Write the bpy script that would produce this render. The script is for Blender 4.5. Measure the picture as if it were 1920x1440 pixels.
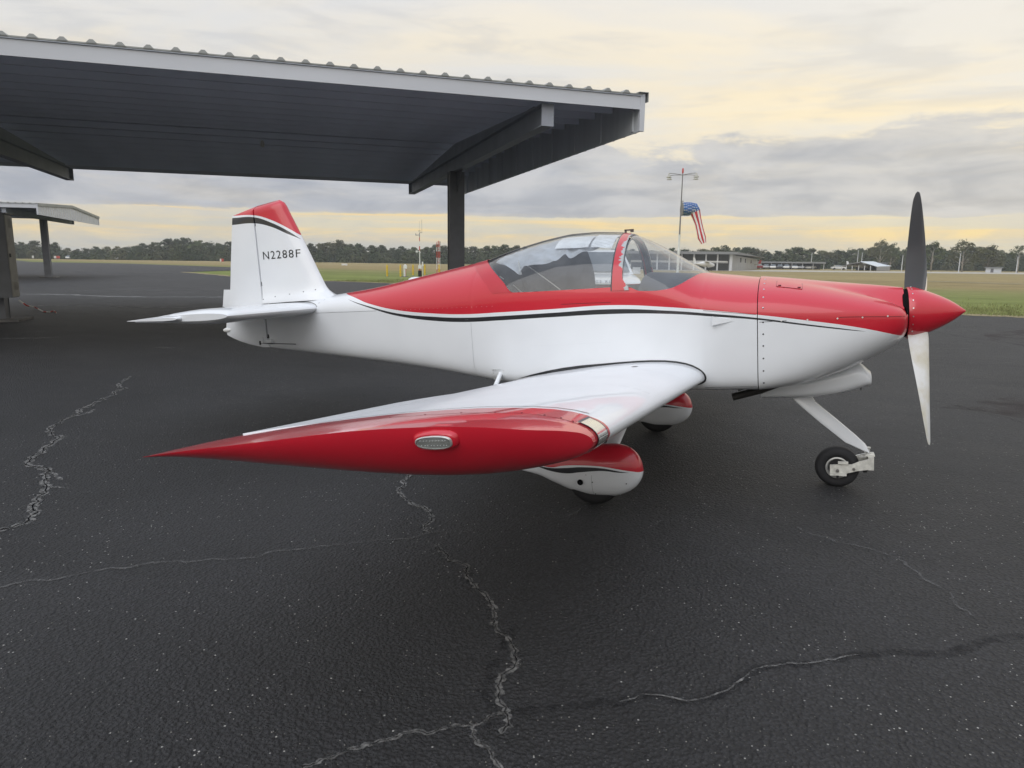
import bpy, bmesh, math, random
from math import sin, cos, pi, radians, sqrt, atan2, exp
from mathutils import Vector, Matrix
random.seed(7)
for o in list(bpy.data.objects): bpy.data.objects.remove(o)
scene = bpy.context.scene
COL = scene.collection

# ------------------------------------------------------------------ camera
CX, CY, CZ = 0.48074, -5.21596, 1.51131
YAW, PITCH, ROLL, FPX = -0.38535, -0.17354, 0.01265, 1318.16
_f = Vector((sin(YAW)*cos(PITCH), cos(YAW)*cos(PITCH), sin(PITCH)))
_r0 = Vector((cos(YAW), -sin(YAW), 0)); _u0 = _r0.cross(_f)
_r = cos(ROLL)*_r0 + sin(ROLL)*_u0; _u = -sin(ROLL)*_r0 + cos(ROLL)*_u0
CAM = Vector((CX, CY, CZ))
cam = bpy.data.cameras.new('camera'); camo = bpy.data.objects.new('camera', cam); COL.objects.link(camo)
camo.matrix_world = Matrix(((_r.x, _u.x, -_f.x, CX), (_r.y, _u.y, -_f.y, CY), (_r.z, _u.z, -_f.z, CZ), (0, 0, 0, 1)))
cam.sensor_width = 36; cam.lens = FPX/1920*36; cam.clip_start = 0.05; cam.clip_end = 9000
scene.camera = camo
scene.render.resolution_x = 1024; scene.render.resolution_y = 768

def at(px, py, depth):                      # a point of the place: photo pixel + metres of depth
    return CAM + (_f + _r*((px-960)/FPX) + _u*((720-py)/FPX))*depth
def ground(px, py, z=0.0):
    d = _f + _r*((px-960)/FPX) + _u*((720-py)/FPX)
    return CAM + d*((z-CZ)/d.z)

# ------------------------------------------------------------------ world
world = bpy.data.worlds.new('World'); scene.world = world; world.use_nodes = True
SUN_EL, SUN_AZ = radians(40), radians(258)       # azimuth of the soft sun, measured from +x towards +y
def build_world():
    nt = world.node_tree; N = nt.nodes; L = nt.links; N.clear()
    out = N.new('ShaderNodeOutputWorld'); bg = N.new('ShaderNodeBackground'); bg.inputs['Strength'].default_value = 0.1
    sky = N.new('ShaderNodeTexSky'); sky.sky_type = 'NISHITA'; sky.sun_disc = False
    sky.sun_elevation = SUN_EL; sky.sun_rotation = pi/2 - SUN_AZ; sky.dust_density = 3
    tc = N.new('ShaderNodeTexCoord'); sep = N.new('ShaderNodeSeparateXYZ'); L.new(tc.outputs['Generated'], sep.inputs[0])
    def M(op, a, b=None, c=None, clamp=False):
        n = N.new('ShaderNodeMath'); n.operation = op; n.use_clamp = clamp
        for i, v in enumerate((a, b, c)):
            if v is None: continue
            if isinstance(v, (int, float)): n.inputs[i].default_value = v
            else: L.new(v, n.inputs[i])
        return n.outputs[0]
    def ramp(v, stops, interp='EASE'):
        n = N.new('ShaderNodeValToRGB'); L.new(v, n.inputs[0]); n.color_ramp.interpolation = interp
        e = n.color_ramp.elements
        while len(e) < len(stops): e.new(0.5)
        for el, (p, c) in zip(e, stops): el.position = p; el.color = (*(c if isinstance(c, tuple) else (c, c, c)), 1)
        return n.outputs[0]
    def mix(f, a, b):
        n = N.new('ShaderNodeMix'); n.data_type = 'RGBA'
        if isinstance(f, (int, float)): n.inputs[0].default_value = f
        else: L.new(f, n.inputs[0])
        for i, v in ((6, a), (7, b)):
            if isinstance(v, tuple): n.inputs[i].default_value = (*v, 1)
            else: L.new(v, n.inputs[i])
        return n.outputs[2]
    z = sep.outputs['Z']; zc = M('MAXIMUM', z, 0.0)
    # cloud-deck coordinates: the sheet overhead runs to the horizon
    den = M('ADD', zc, 0.13)
    u = M('DIVIDE', sep.outputs['X'], den); v = M('DIVIDE', sep.outputs['Y'], den)
    # rotate so that u runs across the view, v into it
    ca, sa = cos(YAW), sin(YAW)
    ur = M('ADD', M('MULTIPLY', u, ca), M('MULTIPLY', v, -sa)); vr = M('ADD', M('MULTIPLY', u, sa), M('MULTIPLY', v, ca))
    comb = N.new('ShaderNodeCombineXYZ'); L.new(ur, comb.inputs[0]); L.new(vr, comb.inputs[1])
    def noise(scale, sx, sy, det=5, rough=.55, dist=0.3, off=0):
        mp = N.new('ShaderNodeMapping'); L.new(comb.outputs[0], mp.inputs[0])
        mp.inputs['Scale'].default_value = (sx, sy, 1); mp.inputs['Location'].default_value = (off, off*.7, off*1.3)
        n = N.new('ShaderNodeTexNoise'); n.inputs['Scale'].default_value = scale; n.inputs['Detail'].default_value = det
        n.inputs['Roughness'].default_value = rough; n.inputs['Distortion'].default_value = dist
        L.new(mp.outputs[0], n.inputs['Vector']); return n.outputs[0]
    def dnoise(sx, sz, det=5, rough=.55, dist=.4, off=0.0):      # noise on the view direction, flattened so that clouds lie down
        mp = N.new('ShaderNodeMapping'); L.new(tc.outputs['Generated'], mp.inputs[0]); mp.inputs['Scale'].default_value = (sx, sx, sz); mp.inputs['Location'].default_value = (off, off*1.7, off*.6)
        n = N.new('ShaderNodeTexNoise'); n.inputs['Scale'].default_value = 1; n.inputs['Detail'].default_value = det; n.inputs['Roughness'].default_value = rough; n.inputs['Distortion'].default_value = dist
        L.new(mp.outputs[0], n.inputs['Vector']); return n.outputs[0]
    n1 = noise(1.3, .5, 1.0, off=3.1); n2 = dnoise(5, 26, off=4.2); n3 = dnoise(2.2, 60, det=5, rough=.6, off=1.3); n4 = dnoise(3.4, 15, det=6, rough=.58, off=7.7); n5 = dnoise(9, 34, det=4, off=2.9); n6 = dnoise(11, 30, det=6, rough=.62, dist=.7, off=5.3)
    # (all colours are ten times the value seen, as the background strength is 0.1)
    base = ramp(zc, [(0.0, (7.2, 6.8, 5.4)), (0.04, (7.7, 7.1, 5.5)), (0.09, (7.8, 7.4, 6.6)), (0.2, (8.2, 8.0, 7.6)), (0.34, (8.1, 8.1, 8.1)), (1.0, (10.2, 11.6, 14.2))])
    # high thin veil: brighter and greyer wisps, everywhere
    base = mix(ramp(n1, [(0.40, 0.0), (0.62, 0.95)]), base, ramp(zc, [(0.0, (8.2, 7.2, 5.2)), (0.2, (9.6, 8.5, 6.5)), (0.4, (9.5, 9.1, 8.4)), (1.0, (10.6, 11.8, 14.0))]))
    base = mix(M('MULTIPLY', ramp(n2, [(0.46, 0.0), (0.66, .8)]), ramp(zc, [(0.0, .5), (0.05, .7), (0.3, .6), (0.6, 0.2)])), base, (6.2, 6.25, 6.4))
    # golden streaks low over the horizon
    g = M('MULTIPLY', ramp(n3, [(0.44, 0.0), (0.62, 1.0)]), ramp(zc, [(0.0, 0.0), (0.015, 0.2), (0.04, 1.0), (0.062, 1.0), (0.085, .4), (0.2, 0.1), (0.3, 0.0)]))
    base = mix(M('MULTIPLY', g, .9), base, (10.2, 7.7, 3.6))
    # grey veils just over the trees
    base = mix(M('MULTIPLY', ramp(n5, [(0.38, 0.0), (0.6, .8)]), ramp(zc, [(0.0, .9), (0.035, .6), (0.06, .25), (0.09, 0.0)])), base, (5.6, 5.7, 5.6))
    # the ragged grey-blue bank of cloud above the streaks
    bias = ramp(zc, [(0.050, 0.0), (0.066, 0.95), (0.105, 0.95), (0.14, 0.66), (0.18, 0.45), (0.22, 0.22), (0.30, 0.0)], 'LINEAR')
    q = M('ADD', M('ADD', M('MULTIPLY', n4, 1.25), M('MULTIPLY', n6, .55)), M('ADD', bias, -1.40))
    k = ramp(q, [(0.0, 0.0), (0.16, .85), (.4, 1.0)])
    cl = mix(ramp(n5, [(.3, 0.0), (.7, 1.0)]), (3.9, 4.25, 5.05), (6.0, 6.15, 6.6))
    base = mix(M('MULTIPLY', k, .93), base, cl)
    # broad warm glow where the low sun sits behind the cloud, off to the right
    gd = (_f+_r*(1300/FPX)+_u*(560/FPX)).normalized(); dt = N.new('ShaderNodeVectorMath'); dt.operation = 'DOT_PRODUCT'; L.new(tc.outputs['Generated'], dt.inputs[0]); dt.inputs[1].default_value = gd
    gl = M('POWER', M('MAXIMUM', dt.outputs['Value'], 0.0), 6.0)
    add = N.new('ShaderNodeMix'); add.data_type = 'RGBA'; add.blend_type = 'ADD'; add.clamp_result = False; L.new(gl, add.inputs[0]); L.new(base, add.inputs[6]); add.inputs[7].default_value = (1.5, 1.05, .15, 1); base = add.outputs[2]
    # thin places let a little clear sky through
    clear = N.new('ShaderNodeMix'); clear.data_type = 'RGBA'; clear.inputs[0].default_value = 0.06
    L.new(base, clear.inputs[6]); L.new(sky.outputs[0], clear.inputs[7])
    L.new(clear.outputs[2], bg.inputs['Color']); L.new(bg.outputs[0], out.inputs[0])
build_world()

sun = bpy.data.lights.new('sun', 'SUN'); sun.energy = 1.15; sun.angle = radians(60); sun.color = (1.0, .985, .97)
suno = bpy.data.objects.new('sun', sun); COL.objects.link(suno)
_sd = Vector((cos(SUN_EL)*cos(SUN_AZ), cos(SUN_EL)*sin(SUN_AZ), sin(SUN_EL)))
suno.rotation_euler = _sd.to_track_quat('Z', 'Y').to_euler(); suno.location = (0, 0, 30)
vs = scene.view_settings; vs.view_transform = 'Standard'; vs.look = 'None'; vs.exposure = 0.0; vs.gamma = 1.0; vs.use_curve_mapping = False

# ------------------------------------------------------------------ materials
MATS = {}
def newmat(name):
    m = bpy.data.materials.new(name); m.use_nodes = True; nt = m.node_tree
    b = nt.nodes['Principled BSDF']; return m, nt, b
def sset(b, **k):
    for a, v in k.items():
        a = a.replace('_', ' ')
        if a in b.inputs: b.inputs[a].default_value = (*v, 1) if isinstance(v, tuple) and len(v) == 3 else v
def mat(name, col, rough=.5, metal=0.0, var=.08, scale=6.0, coat=0.0, bump=0.0, bscale=60, spec=.5, coords='Object', stretch=(1, 1, 1)):
    if name in MATS: return MATS[name]
    m, nt, b = newmat(name); N, L = nt.nodes, nt.links
    sset(b, Roughness=rough, Metallic=metal, Coat_Weight=coat, Coat_Roughness=.03)
    b.inputs['Specular IOR Level'].default_value = spec
    tc = N.new('ShaderNodeTexCoord'); mp = N.new('ShaderNodeMapping'); mp.inputs['Scale'].default_value = stretch
    L.new(tc.outputs[coords], mp.inputs[0])
    n = N.new('ShaderNodeTexNoise'); n.inputs['Scale'].default_value = scale; n.inputs['Detail'].default_value = 6; L.new(mp.outputs[0], n.inputs['Vector'])
    r = N.new('ShaderNodeMapRange'); r.inputs[1].default_value = .3; r.inputs[2].default_value = .7; r.inputs[3].default_value = 1-var; r.inputs[4].default_value = 1+var
    L.new(n.outputs[0], r.inputs[0])
    v = N.new('ShaderNodeVectorMath'); v.operation = 'SCALE'; v.inputs[0].default_value = col; L.new(r.outputs[0], v.inputs['Scale'])
    L.new(v.outputs[0], b.inputs['Base Color'])
    if bump:
        n2 = N.new('ShaderNodeTexNoise'); n2.inputs['Scale'].default_value = bscale; n2.inputs['Detail'].default_value = 4; L.new(mp.outputs[0], n2.inputs['Vector'])
        bp = N.new('ShaderNodeBump'); bp.inputs['Strength'].default_value = bump; bp.inputs['Distance'].default_value = .02
        L.new(n2.outputs[0], bp.inputs['Height']); L.new(bp.outputs[0], b.inputs['Normal'])
    MATS[name] = m; return m

WHITE = (.785, .805, .83); RED = (.56, .010, .027); BLACK = (.012, .013, .016)
def painted(name, x0, x1, z0, z1, red=None, btop=None, bbot=None, rough=.32, coat=.7):
    """white gloss paint with a red field above one curve and a black line between two curves of x"""
    m, nt, b = newmat(name); N, L = nt.nodes, nt.links
    sset(b, Roughness=rough, Coat_Weight=coat, Coat_Roughness=.04)
    tc = N.new('ShaderNodeTexCoord'); sep = N.new('ShaderNodeSeparateXYZ'); L.new(tc.outputs['Object'], sep.inputs[0])
    mr = N.new('ShaderNodeMapRange'); mr.inputs[1].default_value = x0; mr.inputs[2].default_value = x1; L.new(sep.outputs[0], mr.inputs[0])
    def curve(pts):
        c = N.new('ShaderNodeFloatCurve'); L.new(mr.outputs[0], c.inputs['Value']); cv = c.mapping.curves[0]
        P = sorted(((x-x0)/(x1-x0), (z-z0)/(z1-z0)) for x, z in pts)
        while len(cv.points) < len(P): cv.points.new(.5, .5)
        for p, (a, q) in zip(cv.points, P): p.location = (a, q); p.handle_type = 'AUTO'
        c.mapping.use_clip = False
        c.mapping.update()
        r = N.new('ShaderNodeMapRange'); r.clamp = False; r.inputs[3].default_value = z0; r.inputs[4].default_value = z1
        L.new(c.outputs[0], r.inputs[0]); return r.outputs[0]
    def M(op, a, c):
        n = N.new('ShaderNodeMath'); n.operation = op
        for i, v in enumerate((a, c)):
            if isinstance(v, (int, float)): n.inputs[i].default_value = v
            else: L.new(v, n.inputs[i])
        return n.outputs[0]
    def mix(f, a, c):
        n = N.new('ShaderNodeMix'); n.data_type = 'RGBA'; L.new(f, n.inputs[0])
        for i, v in ((6, a), (7, c)):
            if isinstance(v, tuple): n.inputs[i].default_value = (*v, 1)
            else: L.new(v, n.inputs[i])
        return n.outputs[2]
    nz = N.new('ShaderNodeTexNoise'); nz.inputs['Scale'].default_value = 3.2; nz.inputs['Detail'].default_value = 7; L.new(tc.outputs['Object'], nz.inputs['Vector'])
    cr = N.new('ShaderNodeValToRGB'); cr.color_ramp.elements[0].position = .3; cr.color_ramp.elements[1].position = .62
    cr.color_ramp.elements[0].color = (.74, .76, .785, 1); cr.color_ramp.elements[1].color = (*WHITE, 1); L.new(nz.outputs[0], cr.inputs[0])
    col = cr.outputs[0]; z = sep.outputs[2]
    if btop:
        k = M('MULTIPLY', M('LESS_THAN', z, curve(btop)), M('GREATER_THAN', z, curve(bbot))); col = mix(k, col, BLACK)
    if red: col = mix(M('GREATER_THAN', z, curve(red)), col, RED)
    L.new(col, b.inputs['Base Color'])
    # hand-worked skin: very slight oil-canning
    n2 = N.new('ShaderNodeTexNoise'); n2.inputs['Scale'].default_value = 2.5; n2.inputs['Detail'].default_value = 2; L.new(tc.outputs['Object'], n2.inputs['Vector'])
    bp = N.new('ShaderNodeBump'); bp.inputs['Strength'].default_value = .06; bp.inputs['Distance'].default_value = .03
    L.new(n2.outputs[0], bp.inputs['Height']); L.new(bp.outputs[0], b.inputs['Normal']); L.new(bp.outputs[0], b.inputs['Coat Normal'])
    MATS[name] = m; return m

# ------------------------------------------------------------------ mesh helpers
def link(o, parent=None):
    COL.objects.link(o)
    if parent is not None: o.parent = parent
    return o
def mesh(name, V, F, m, parent=None, smooth=None, mats=None, fmat=None):
    me = bpy.data.meshes.new(name); me.from_pydata([tuple(v) for v in V], [], F); me.update()
    for mm in (mats or [m]): me.materials.append(mm)
    if fmat:
        for p, i in zip(me.polygons, fmat): p.material_index = i
    if smooth is not None:
        for p in me.polygons: p.use_smooth = True
        me.set_sharp_from_angle(angle=radians(smooth))
    return link(bpy.data.objects.new(name, me), parent)
def fix(V, F):
    bm = bmesh.new(); vs_ = [bm.verts.new(v) for v in V]
    for f in F:
        try: bm.faces.new([vs_[i] for i in f])
        except ValueError: pass
    bmesh.ops.remove_doubles(bm, verts=bm.verts, dist=1e-5)
    bmesh.ops.recalc_face_normals(bm, faces=bm.faces)
    bm.verts.index_update()
    V2 = [v.co.copy() for v in bm.verts]; F2 = [[v.index for v in f.verts] for f in bm.faces]; bm.free(); return V2, F2
class MB:
    def __init__(s): s.V = []; s.F = []
    def add(s, V, F):
        n = len(s.V); s.V += [Vector(v) for v in V]; s.F += [[i+n for i in f] for f in F]; return s
    def box(s, x0, x1, y0, y1, z0, z1, T=None):
        V = [Vector((x, y, z)) for x in (x0, x1) for y in (y0, y1) for z in (z0, z1)]
        if T: V = [T(v) for v in V]
        return s.add(V, [(0, 1, 3, 2), (4, 6, 7, 5), (0, 4, 5, 1), (2, 3, 7, 6), (0, 2, 6, 4), (1, 5, 7, 3)])
    def loft(s, rings, closed=True, cap0=True, cap1=True):
        n = len(rings[0]); V = [p for r in rings for p in r]; F = []
        for i in range(len(rings)-1):
            for j in range(n if closed else n-1):
                k = (j+1) % n; F.append((i*n+j, i*n+k, (i+1)*n+k, (i+1)*n+j))
        if closed and cap0: F.append(tuple(range(n-1, -1, -1)))
        if closed and cap1: F.append(tuple(range((len(rings)-1)*n, len(rings)*n)))
        return s.add(V, F)
    def tube(s, pts, rad, n=10, flat=1.0, up=Vector((0, 0, 1))):
        pts = [Vector(p) for p in pts]
        if not hasattr(rad, '__len__'): rad = [rad]*len(pts)
        rings = []
        for i, p in enumerate(pts):
            t = (pts[min(i+1, len(pts)-1)]-pts[max(i-1, 0)]).normalized()
            a = t.cross(up)
            if a.length < 1e-3: a = t.cross(Vector((0, 1, 0)))
            a.normalize(); b = a.cross(t)
            rings.append([p + a*(cos(q*2*pi/n)*rad[i]) + b*(sin(q*2*pi/n)*rad[i]*flat) for q in range(n)])
        return s.loft(rings)
    def prism(s, poly, d, axis='y', off=0.0):
        def P(p, q):
            if axis == 'y': return Vector((p[0], q, p[1]))
            if axis == 'x': return Vector((q, p[0], p[1]))
            return Vector((p[0], p[1], q))
        return s.loft([[P(p, off) for p in poly], [P(p, off+d) for p in poly]])
    def lathe(s, prof, c, axis='x', n=28, a0=0):
        c = Vector(c); rings = []
        for (t, r) in prof:
            ring = []
            for q in range(n):
                a = a0+q*2*pi/n
                if axis == 'x': ring.append(c+Vector((t, r*cos(a), r*sin(a))))
                elif axis == 'y': ring.append(c+Vector((r*cos(a), t, r*sin(a))))
                else: ring.append(c+Vector((r*cos(a), r*sin(a), t)))
            rings.append(ring)
        return s.loft(rings)
    def build(s, name, m, parent=None, smooth=35, clean=True, T=None):
        V, F = (fix(s.V, s.F) if clean else (s.V, s.F))
        if T: V = [T(v) for v in V]
        return mesh(name, V, F, m, parent, smooth)
def pieces(o):
    """split a mesh object into its separate pieces, each an object of its own"""
    me = o.data; n = len(me.vertices); par = list(range(n))
    def find(a):
        while par[a] != a: par[a] = par[par[a]]; a = par[a]
        return a
    for e in me.edges:
        a, b = find(e.vertices[0]), find(e.vertices[1])
        if a != b: par[a] = b
    groups = {}
    for p in me.polygons: groups.setdefault(find(p.vertices[0]), []).append(p)
    if len(groups) < 2: return [o]
    out = []; sm = [p.use_smooth for p in me.polygons]
    for g in groups.values():
        idx = {}; V = []; F = []
        for p in g:
            f = []
            for v in p.vertices:
                if v not in idx: idx[v] = len(V); V.append(tuple(me.vertices[v].co))
                f.append(idx[v])
            F.append(f)
        q = mesh(o.name.split('.')[0], V, F, me.materials[0], o.parent, 40 if sm[0] else None); out.append(q)
    nm = o.name.split('.')[0]; bpy.data.objects.remove(o); return out
def outward(o, c):
    """turn the faces of an open sheet away from the point c"""
    c = Vector(c); t = sum((p.normal.dot(p.center-c))*p.area for p in o.data.polygons)
    if t < 0: o.data.flip_normals()
    return o
def tag(o, label, cat, group=None):
    o['label'] = label; o['category'] = cat
    if group: o['group'] = group
    return o
def empty(name, loc, label, cat, group=None, rot=(0, 0, 0)):
    o = bpy.data.objects.new(name, None); o.empty_display_size = .2; COL.objects.link(o); o.location = loc; o.rotation_euler = rot
    return tag(o, label, cat, group)
def struct(o): o['kind'] = 'structure'; return o
def stuff(o): o['kind'] = 'stuff'; return o
def copy_tree(o, parent=None):
    c = o.copy(); COL.objects.link(c)
    if parent is not None: c.parent = parent
    for ch in list(o.children): copy_tree(ch, c)
    return c
def interp(x, T):
    T = sorted(T)
    if x <= T[0][0]: return T[0][1]
    if x >= T[-1][0]: return T[-1][1]
    for i in range(len(T)-1):
        if T[i][0] <= x <= T[i+1][0]:
            # Catmull-Rom style smooth interpolation with clamped tangents
            x0, y0 = T[i]; x1, y1 = T[i+1]; h = x1-x0
            s = (y1-y0)/h
            def tan(j):
                if j <= 0 or j >= len(T)-1: return None
                a = (T[j][1]-T[j-1][1])/(T[j][0]-T[j-1][0]); b = (T[j+1][1]-T[j][1])/(T[j+1][0]-T[j][0])
                return 0 if a*b <= 0 else 2*a*b/(a+b)
            m0 = tan(i); m1 = tan(i+1)
            m0 = s if m0 is None else m0; m1 = s if m1 is None else m1
            t = (x-x0)/h; t2 = t*t; t3 = t2*t
            return (2*t3-3*t2+1)*y0+(t3-2*t2+t)*h*m0+(-2*t3+3*t2)*y1+(t3-t2)*h*m1
def smoothstep(a, b, x):
    t = max(0, min(1, (x-a)/(b-a))); return t*t*(3-2*t)
def resample(P, K):
    d = [0]
    for a, b in zip(P, P[1:]): d.append(d[-1]+sqrt(sum((p-q)**2 for p, q in zip(a, b))))
    out = []; j = 0
    for i in range(K):
        t = d[-1]*i/(K-1)
        while j < len(d)-2 and d[j+1] < t: j += 1
        s = (t-d[j])/max(1e-9, d[j+1]-d[j]); s = max(0, min(1, s))
        out.append(tuple(p+(q-p)*s for p, q in zip(P[j], P[j+1])))
    return out

# ------------------------------------------------------------------ ground
def field_mat():
    m, nt, b = newmat('mown_grass'); N, L = nt.nodes, nt.links
    sset(b, Roughness=.95); b.inputs['Specular IOR Level'].default_value = .1
    tc = N.new('ShaderNodeTexCoord')
    def noise(sc, det=5, st=(1, 1, 1)):
        mp = N.new('ShaderNodeMapping'); mp.inputs['Scale'].default_value = st; mp.inputs['Rotation'].default_value = (0, 0, .42); L.new(tc.outputs['Object'], mp.inputs[0])
        n = N.new('ShaderNodeTexNoise'); n.inputs['Scale'].default_value = sc; n.inputs['Detail'].default_value = det; L.new(mp.outputs[0], n.inputs['Vector']); return n.outputs[0]
    # distance from the apron edge decides lush green (near) or dry brown (far)
    sep = N.new('ShaderNodeSeparateXYZ'); L.new(tc.outputs['Object'], sep.inputs[0])
    def M(op, a, c):
        n = N.new('ShaderNodeMath'); n.operation = op
        for i, v in enumerate((a, c)):
            if isinstance(v, (int, float)): n.inputs[i].default_value = v
            else: L.new(v, n.inputs[i])
        return n.outputs[0]
    d = M('ADD', M('MULTIPLY', sep.outputs[0], .40), sep.outputs[1])          # ~22 at the edge
    d = M('ADD', d, M('MULTIPLY', M('SUBTRACT', noise(.05, 5, (.35, 1, 1)), .5), 26))
    r = N.new('ShaderNodeValToRGB'); mr = N.new('ShaderNodeMapRange'); mr.inputs[1].default_value = 20; mr.inputs[2].default_value = 130; L.new(d, mr.inputs[0]); L.new(mr.outputs[0], r.inputs[0])
    e = r.color_ramp.elements
    for p, c in ((.0, (.145, .17, .05)), (.14, (.15, .17, .055)), (.26, (.165, .165, .065)), (.40, (.22, .175, .085)), (.7, (.24, .19, .095)), (1., (.23, .185, .09))):
        el = e[0] if p == 0 else (e[len(e)-1] if p == 1. else e.new(p)); el.position = p; el.color = (*c, 1)
    n1 = noise(.6, 8); n2 = noise(9, 4); n3 = noise(.16, 6, (.2, 1, 1))
    k = M('ADD', M('ADD', M('MULTIPLY', n1, .8), M('MULTIPLY', n2, .75)), M('MULTIPLY', n3, .95))
    v = N.new('ShaderNodeVectorMath'); v.operation = 'SCALE'; L.new(r.outputs[0], v.inputs[0]); L.new(k, v.inputs['Scale']); L.new(v.outputs[0], b.inputs['Base Color'])
    bp = N.new('ShaderNodeBump'); bp.inputs['Strength'].default_value = .8; bp.inputs['Distance'].default_value = .1; L.new(n2, bp.inputs['Height']); L.new(bp.outputs[0], b.inputs['Normal'])
    return m
GRASS = field_mat()
S = 1500
struct(mesh('ground', [(-S, -S, -.03), (S, -S, -.03), (S, S, -.03), (-S, S, -.03)], [(0, 1, 2, 3)], GRASS))

def asphalt_mat():
    m, nt, b = newmat('asphalt'); N, L = nt.nodes, nt.links
    tc = N.new('ShaderNodeTexCoord')
    def noise(sc, det=5, rough=.5, st=(1, 1, 1)):
        mp = N.new('ShaderNodeMapping'); mp.inputs['Scale'].default_value = st; L.new(tc.outputs['Object'], mp.inputs[0])
        n = N.new('ShaderNodeTexNoise'); n.inputs['Scale'].default_value = sc; n.inputs['Detail'].default_value = det; n.inputs['Roughness'].default_value = rough
        L.new(mp.outputs[0], n.inputs['Vector']); return n.outputs[0]
    def ramp(v, a, c0, c, c1):
        r = N.new('ShaderNodeValToRGB'); L.new(v, r.inputs[0]); e = r.color_ramp.elements
        e[0].position = a; e[0].color = (*c0, 1); e[1].position = c; e[1].color = (*c1, 1); return r.outputs[0]
    def mix(f, a, c, mode='MIX'):
        n = N.new('ShaderNodeMix'); n.data_type = 'RGBA'; n.blend_type = mode
        if isinstance(f, float): n.inputs[0].default_value = f
        else: L.new(f, n.inputs[0])
        for i, v in ((6, a), (7, c)):
            if isinstance(v, tuple): n.inputs[i].default_value = (*v, 1)
            else: L.new(v, n.inputs[i])
        return n.outputs[2]
    big = noise(.35, 7, .6); mid = noise(2.3, 6, .6, (.5, 1, 1)); fine = noise(95, 3, .6)
    col = ramp(big, .3, (.011, .0115, .0130), .7, (.034, .034, .0375))
    col = mix(.55, col, ramp(mid, .35, (.013, .0135, .0155), .68, (.036, .036, .0385)))
    col = mix(ramp(fine, .35, (0, 0, 0), .75, (.8, .8, .8)), col, (.040, .040, .043))
    # old damp and oily areas, broad and irregular
    pt = ramp(noise(.55, 8, .68, (.7, 1, 1)), .50, (1, 1, 1), .64, (.66, .66, .67)); col = mix(1.0, col, pt, 'MULTIPLY')
    pt2 = ramp(noise(.23, 7, .62), .44, (.92, .92, .93), .62, (1.28, 1.27, 1.27)); col = mix(1.0, col, pt2, 'MULTIPLY')
    # stones and the dark gaps between them
    v2 = N.new('ShaderNodeTexVoronoi'); v2.inputs['Scale'].default_value = 62; L.new(tc.outputs['Object'], v2.inputs['Vector'])
    wv = N.new('ShaderNodeMapRange'); wv.inputs[1].default_value = .12; wv.inputs[2].default_value = .62; wv.inputs[3].default_value = 1.3; wv.inputs[4].default_value = .58; L.new(v2.outputs['Distance'], wv.inputs[0])
    vm = N.new('ShaderNodeVectorMath'); vm.operation = 'SCALE'; L.new(col, vm.inputs[0]); L.new(wv.outputs[0], vm.inputs['Scale']); col = vm.outputs[0]
    # pale aggregate showing through
    vo = N.new('ShaderNodeTexVoronoi'); vo.inputs['Scale'].default_value = 58; L.new(tc.outputs['Object'], vo.inputs['Vector'])
    spot = N.new('ShaderNodeMath'); spot.operation = 'LESS_THAN'; L.new(vo.outputs['Distance'], spot.inputs[0]); spot.inputs[1].default_value = .20
    sepc = N.new('ShaderNodeSeparateXYZ'); L.new(vo.outputs['Color'], sepc.inputs[0])
    cl = noise(.9, 4); thr = N.new('ShaderNodeMapRange'); thr.inputs[1].default_value = .38; thr.inputs[2].default_value = .72; thr.inputs[3].default_value = .995; thr.inputs[4].default_value = .88; L.new(cl, thr.inputs[0])
    sel = N.new('ShaderNodeMath'); sel.operation = 'GREATER_THAN'; L.new(sepc.outputs[0], sel.inputs[0]); L.new(thr.outputs[0], sel.inputs[1])
    pr = N.new('ShaderNodeMath'); pr.operation = 'MULTIPLY'; L.new(spot.outputs[0], pr.inputs[0]); L.new(sel.outputs[0], pr.inputs[1])
    col = mix(pr.outputs[0], col, (.50, .49, .46))
    L.new(col, b.inputs['Base Color'])
    rr = N.new('ShaderNodeMapRange'); rr.inputs[3].default_value = .55; rr.inputs[4].default_value = .78; L.new(mid, rr.inputs[0]); L.new(rr.outputs[0], b.inputs['Roughness'])
    b.inputs['Specular IOR Level'].default_value = .5
    h = N.new('ShaderNodeMath'); h.operation = 'SUBTRACT'; L.new(fine, h.inputs[0]); L.new(v2.outputs['Distance'], h.inputs[1])
    bp = N.new('ShaderNodeBump'); bp.inputs['Strength'].default_value = 1.0; bp.inputs['Distance'].default_value = .02; L.new(h.outputs[0], bp.inputs['Height']); L.new(bp.outputs[0], b.inputs['Normal'])
    return m
ASPHALT = asphalt_mat()
edge_px = [(-60, 490.3), (60, 491), (235, 494), (435, 501), (560, 505.8), (435, 507), (345, 510), (430, 517.5), (520, 523), (610, 526.5), (735, 531), (900, 540), (1815, 590), (1920, 594.5)]
EDGE = [ground(*p) for p in edge_px]
poly = [Vector((-330, 100, 0)), Vector((-210, 130, 0))] + EDGE[1:] + [Vector((26, 19.5, 0)), Vector((60, 14, 0)), Vector((60, -60, 0)), Vector((-330, -60, 0))]
apron = struct(mesh('apron', [(p.x, p.y, 0) for p in poly], [tuple(range(len(poly)))[::-1]], ASPHALT))
if apron.data.polygons[0].normal.z < 0: apron.data.flip_normals()

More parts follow.
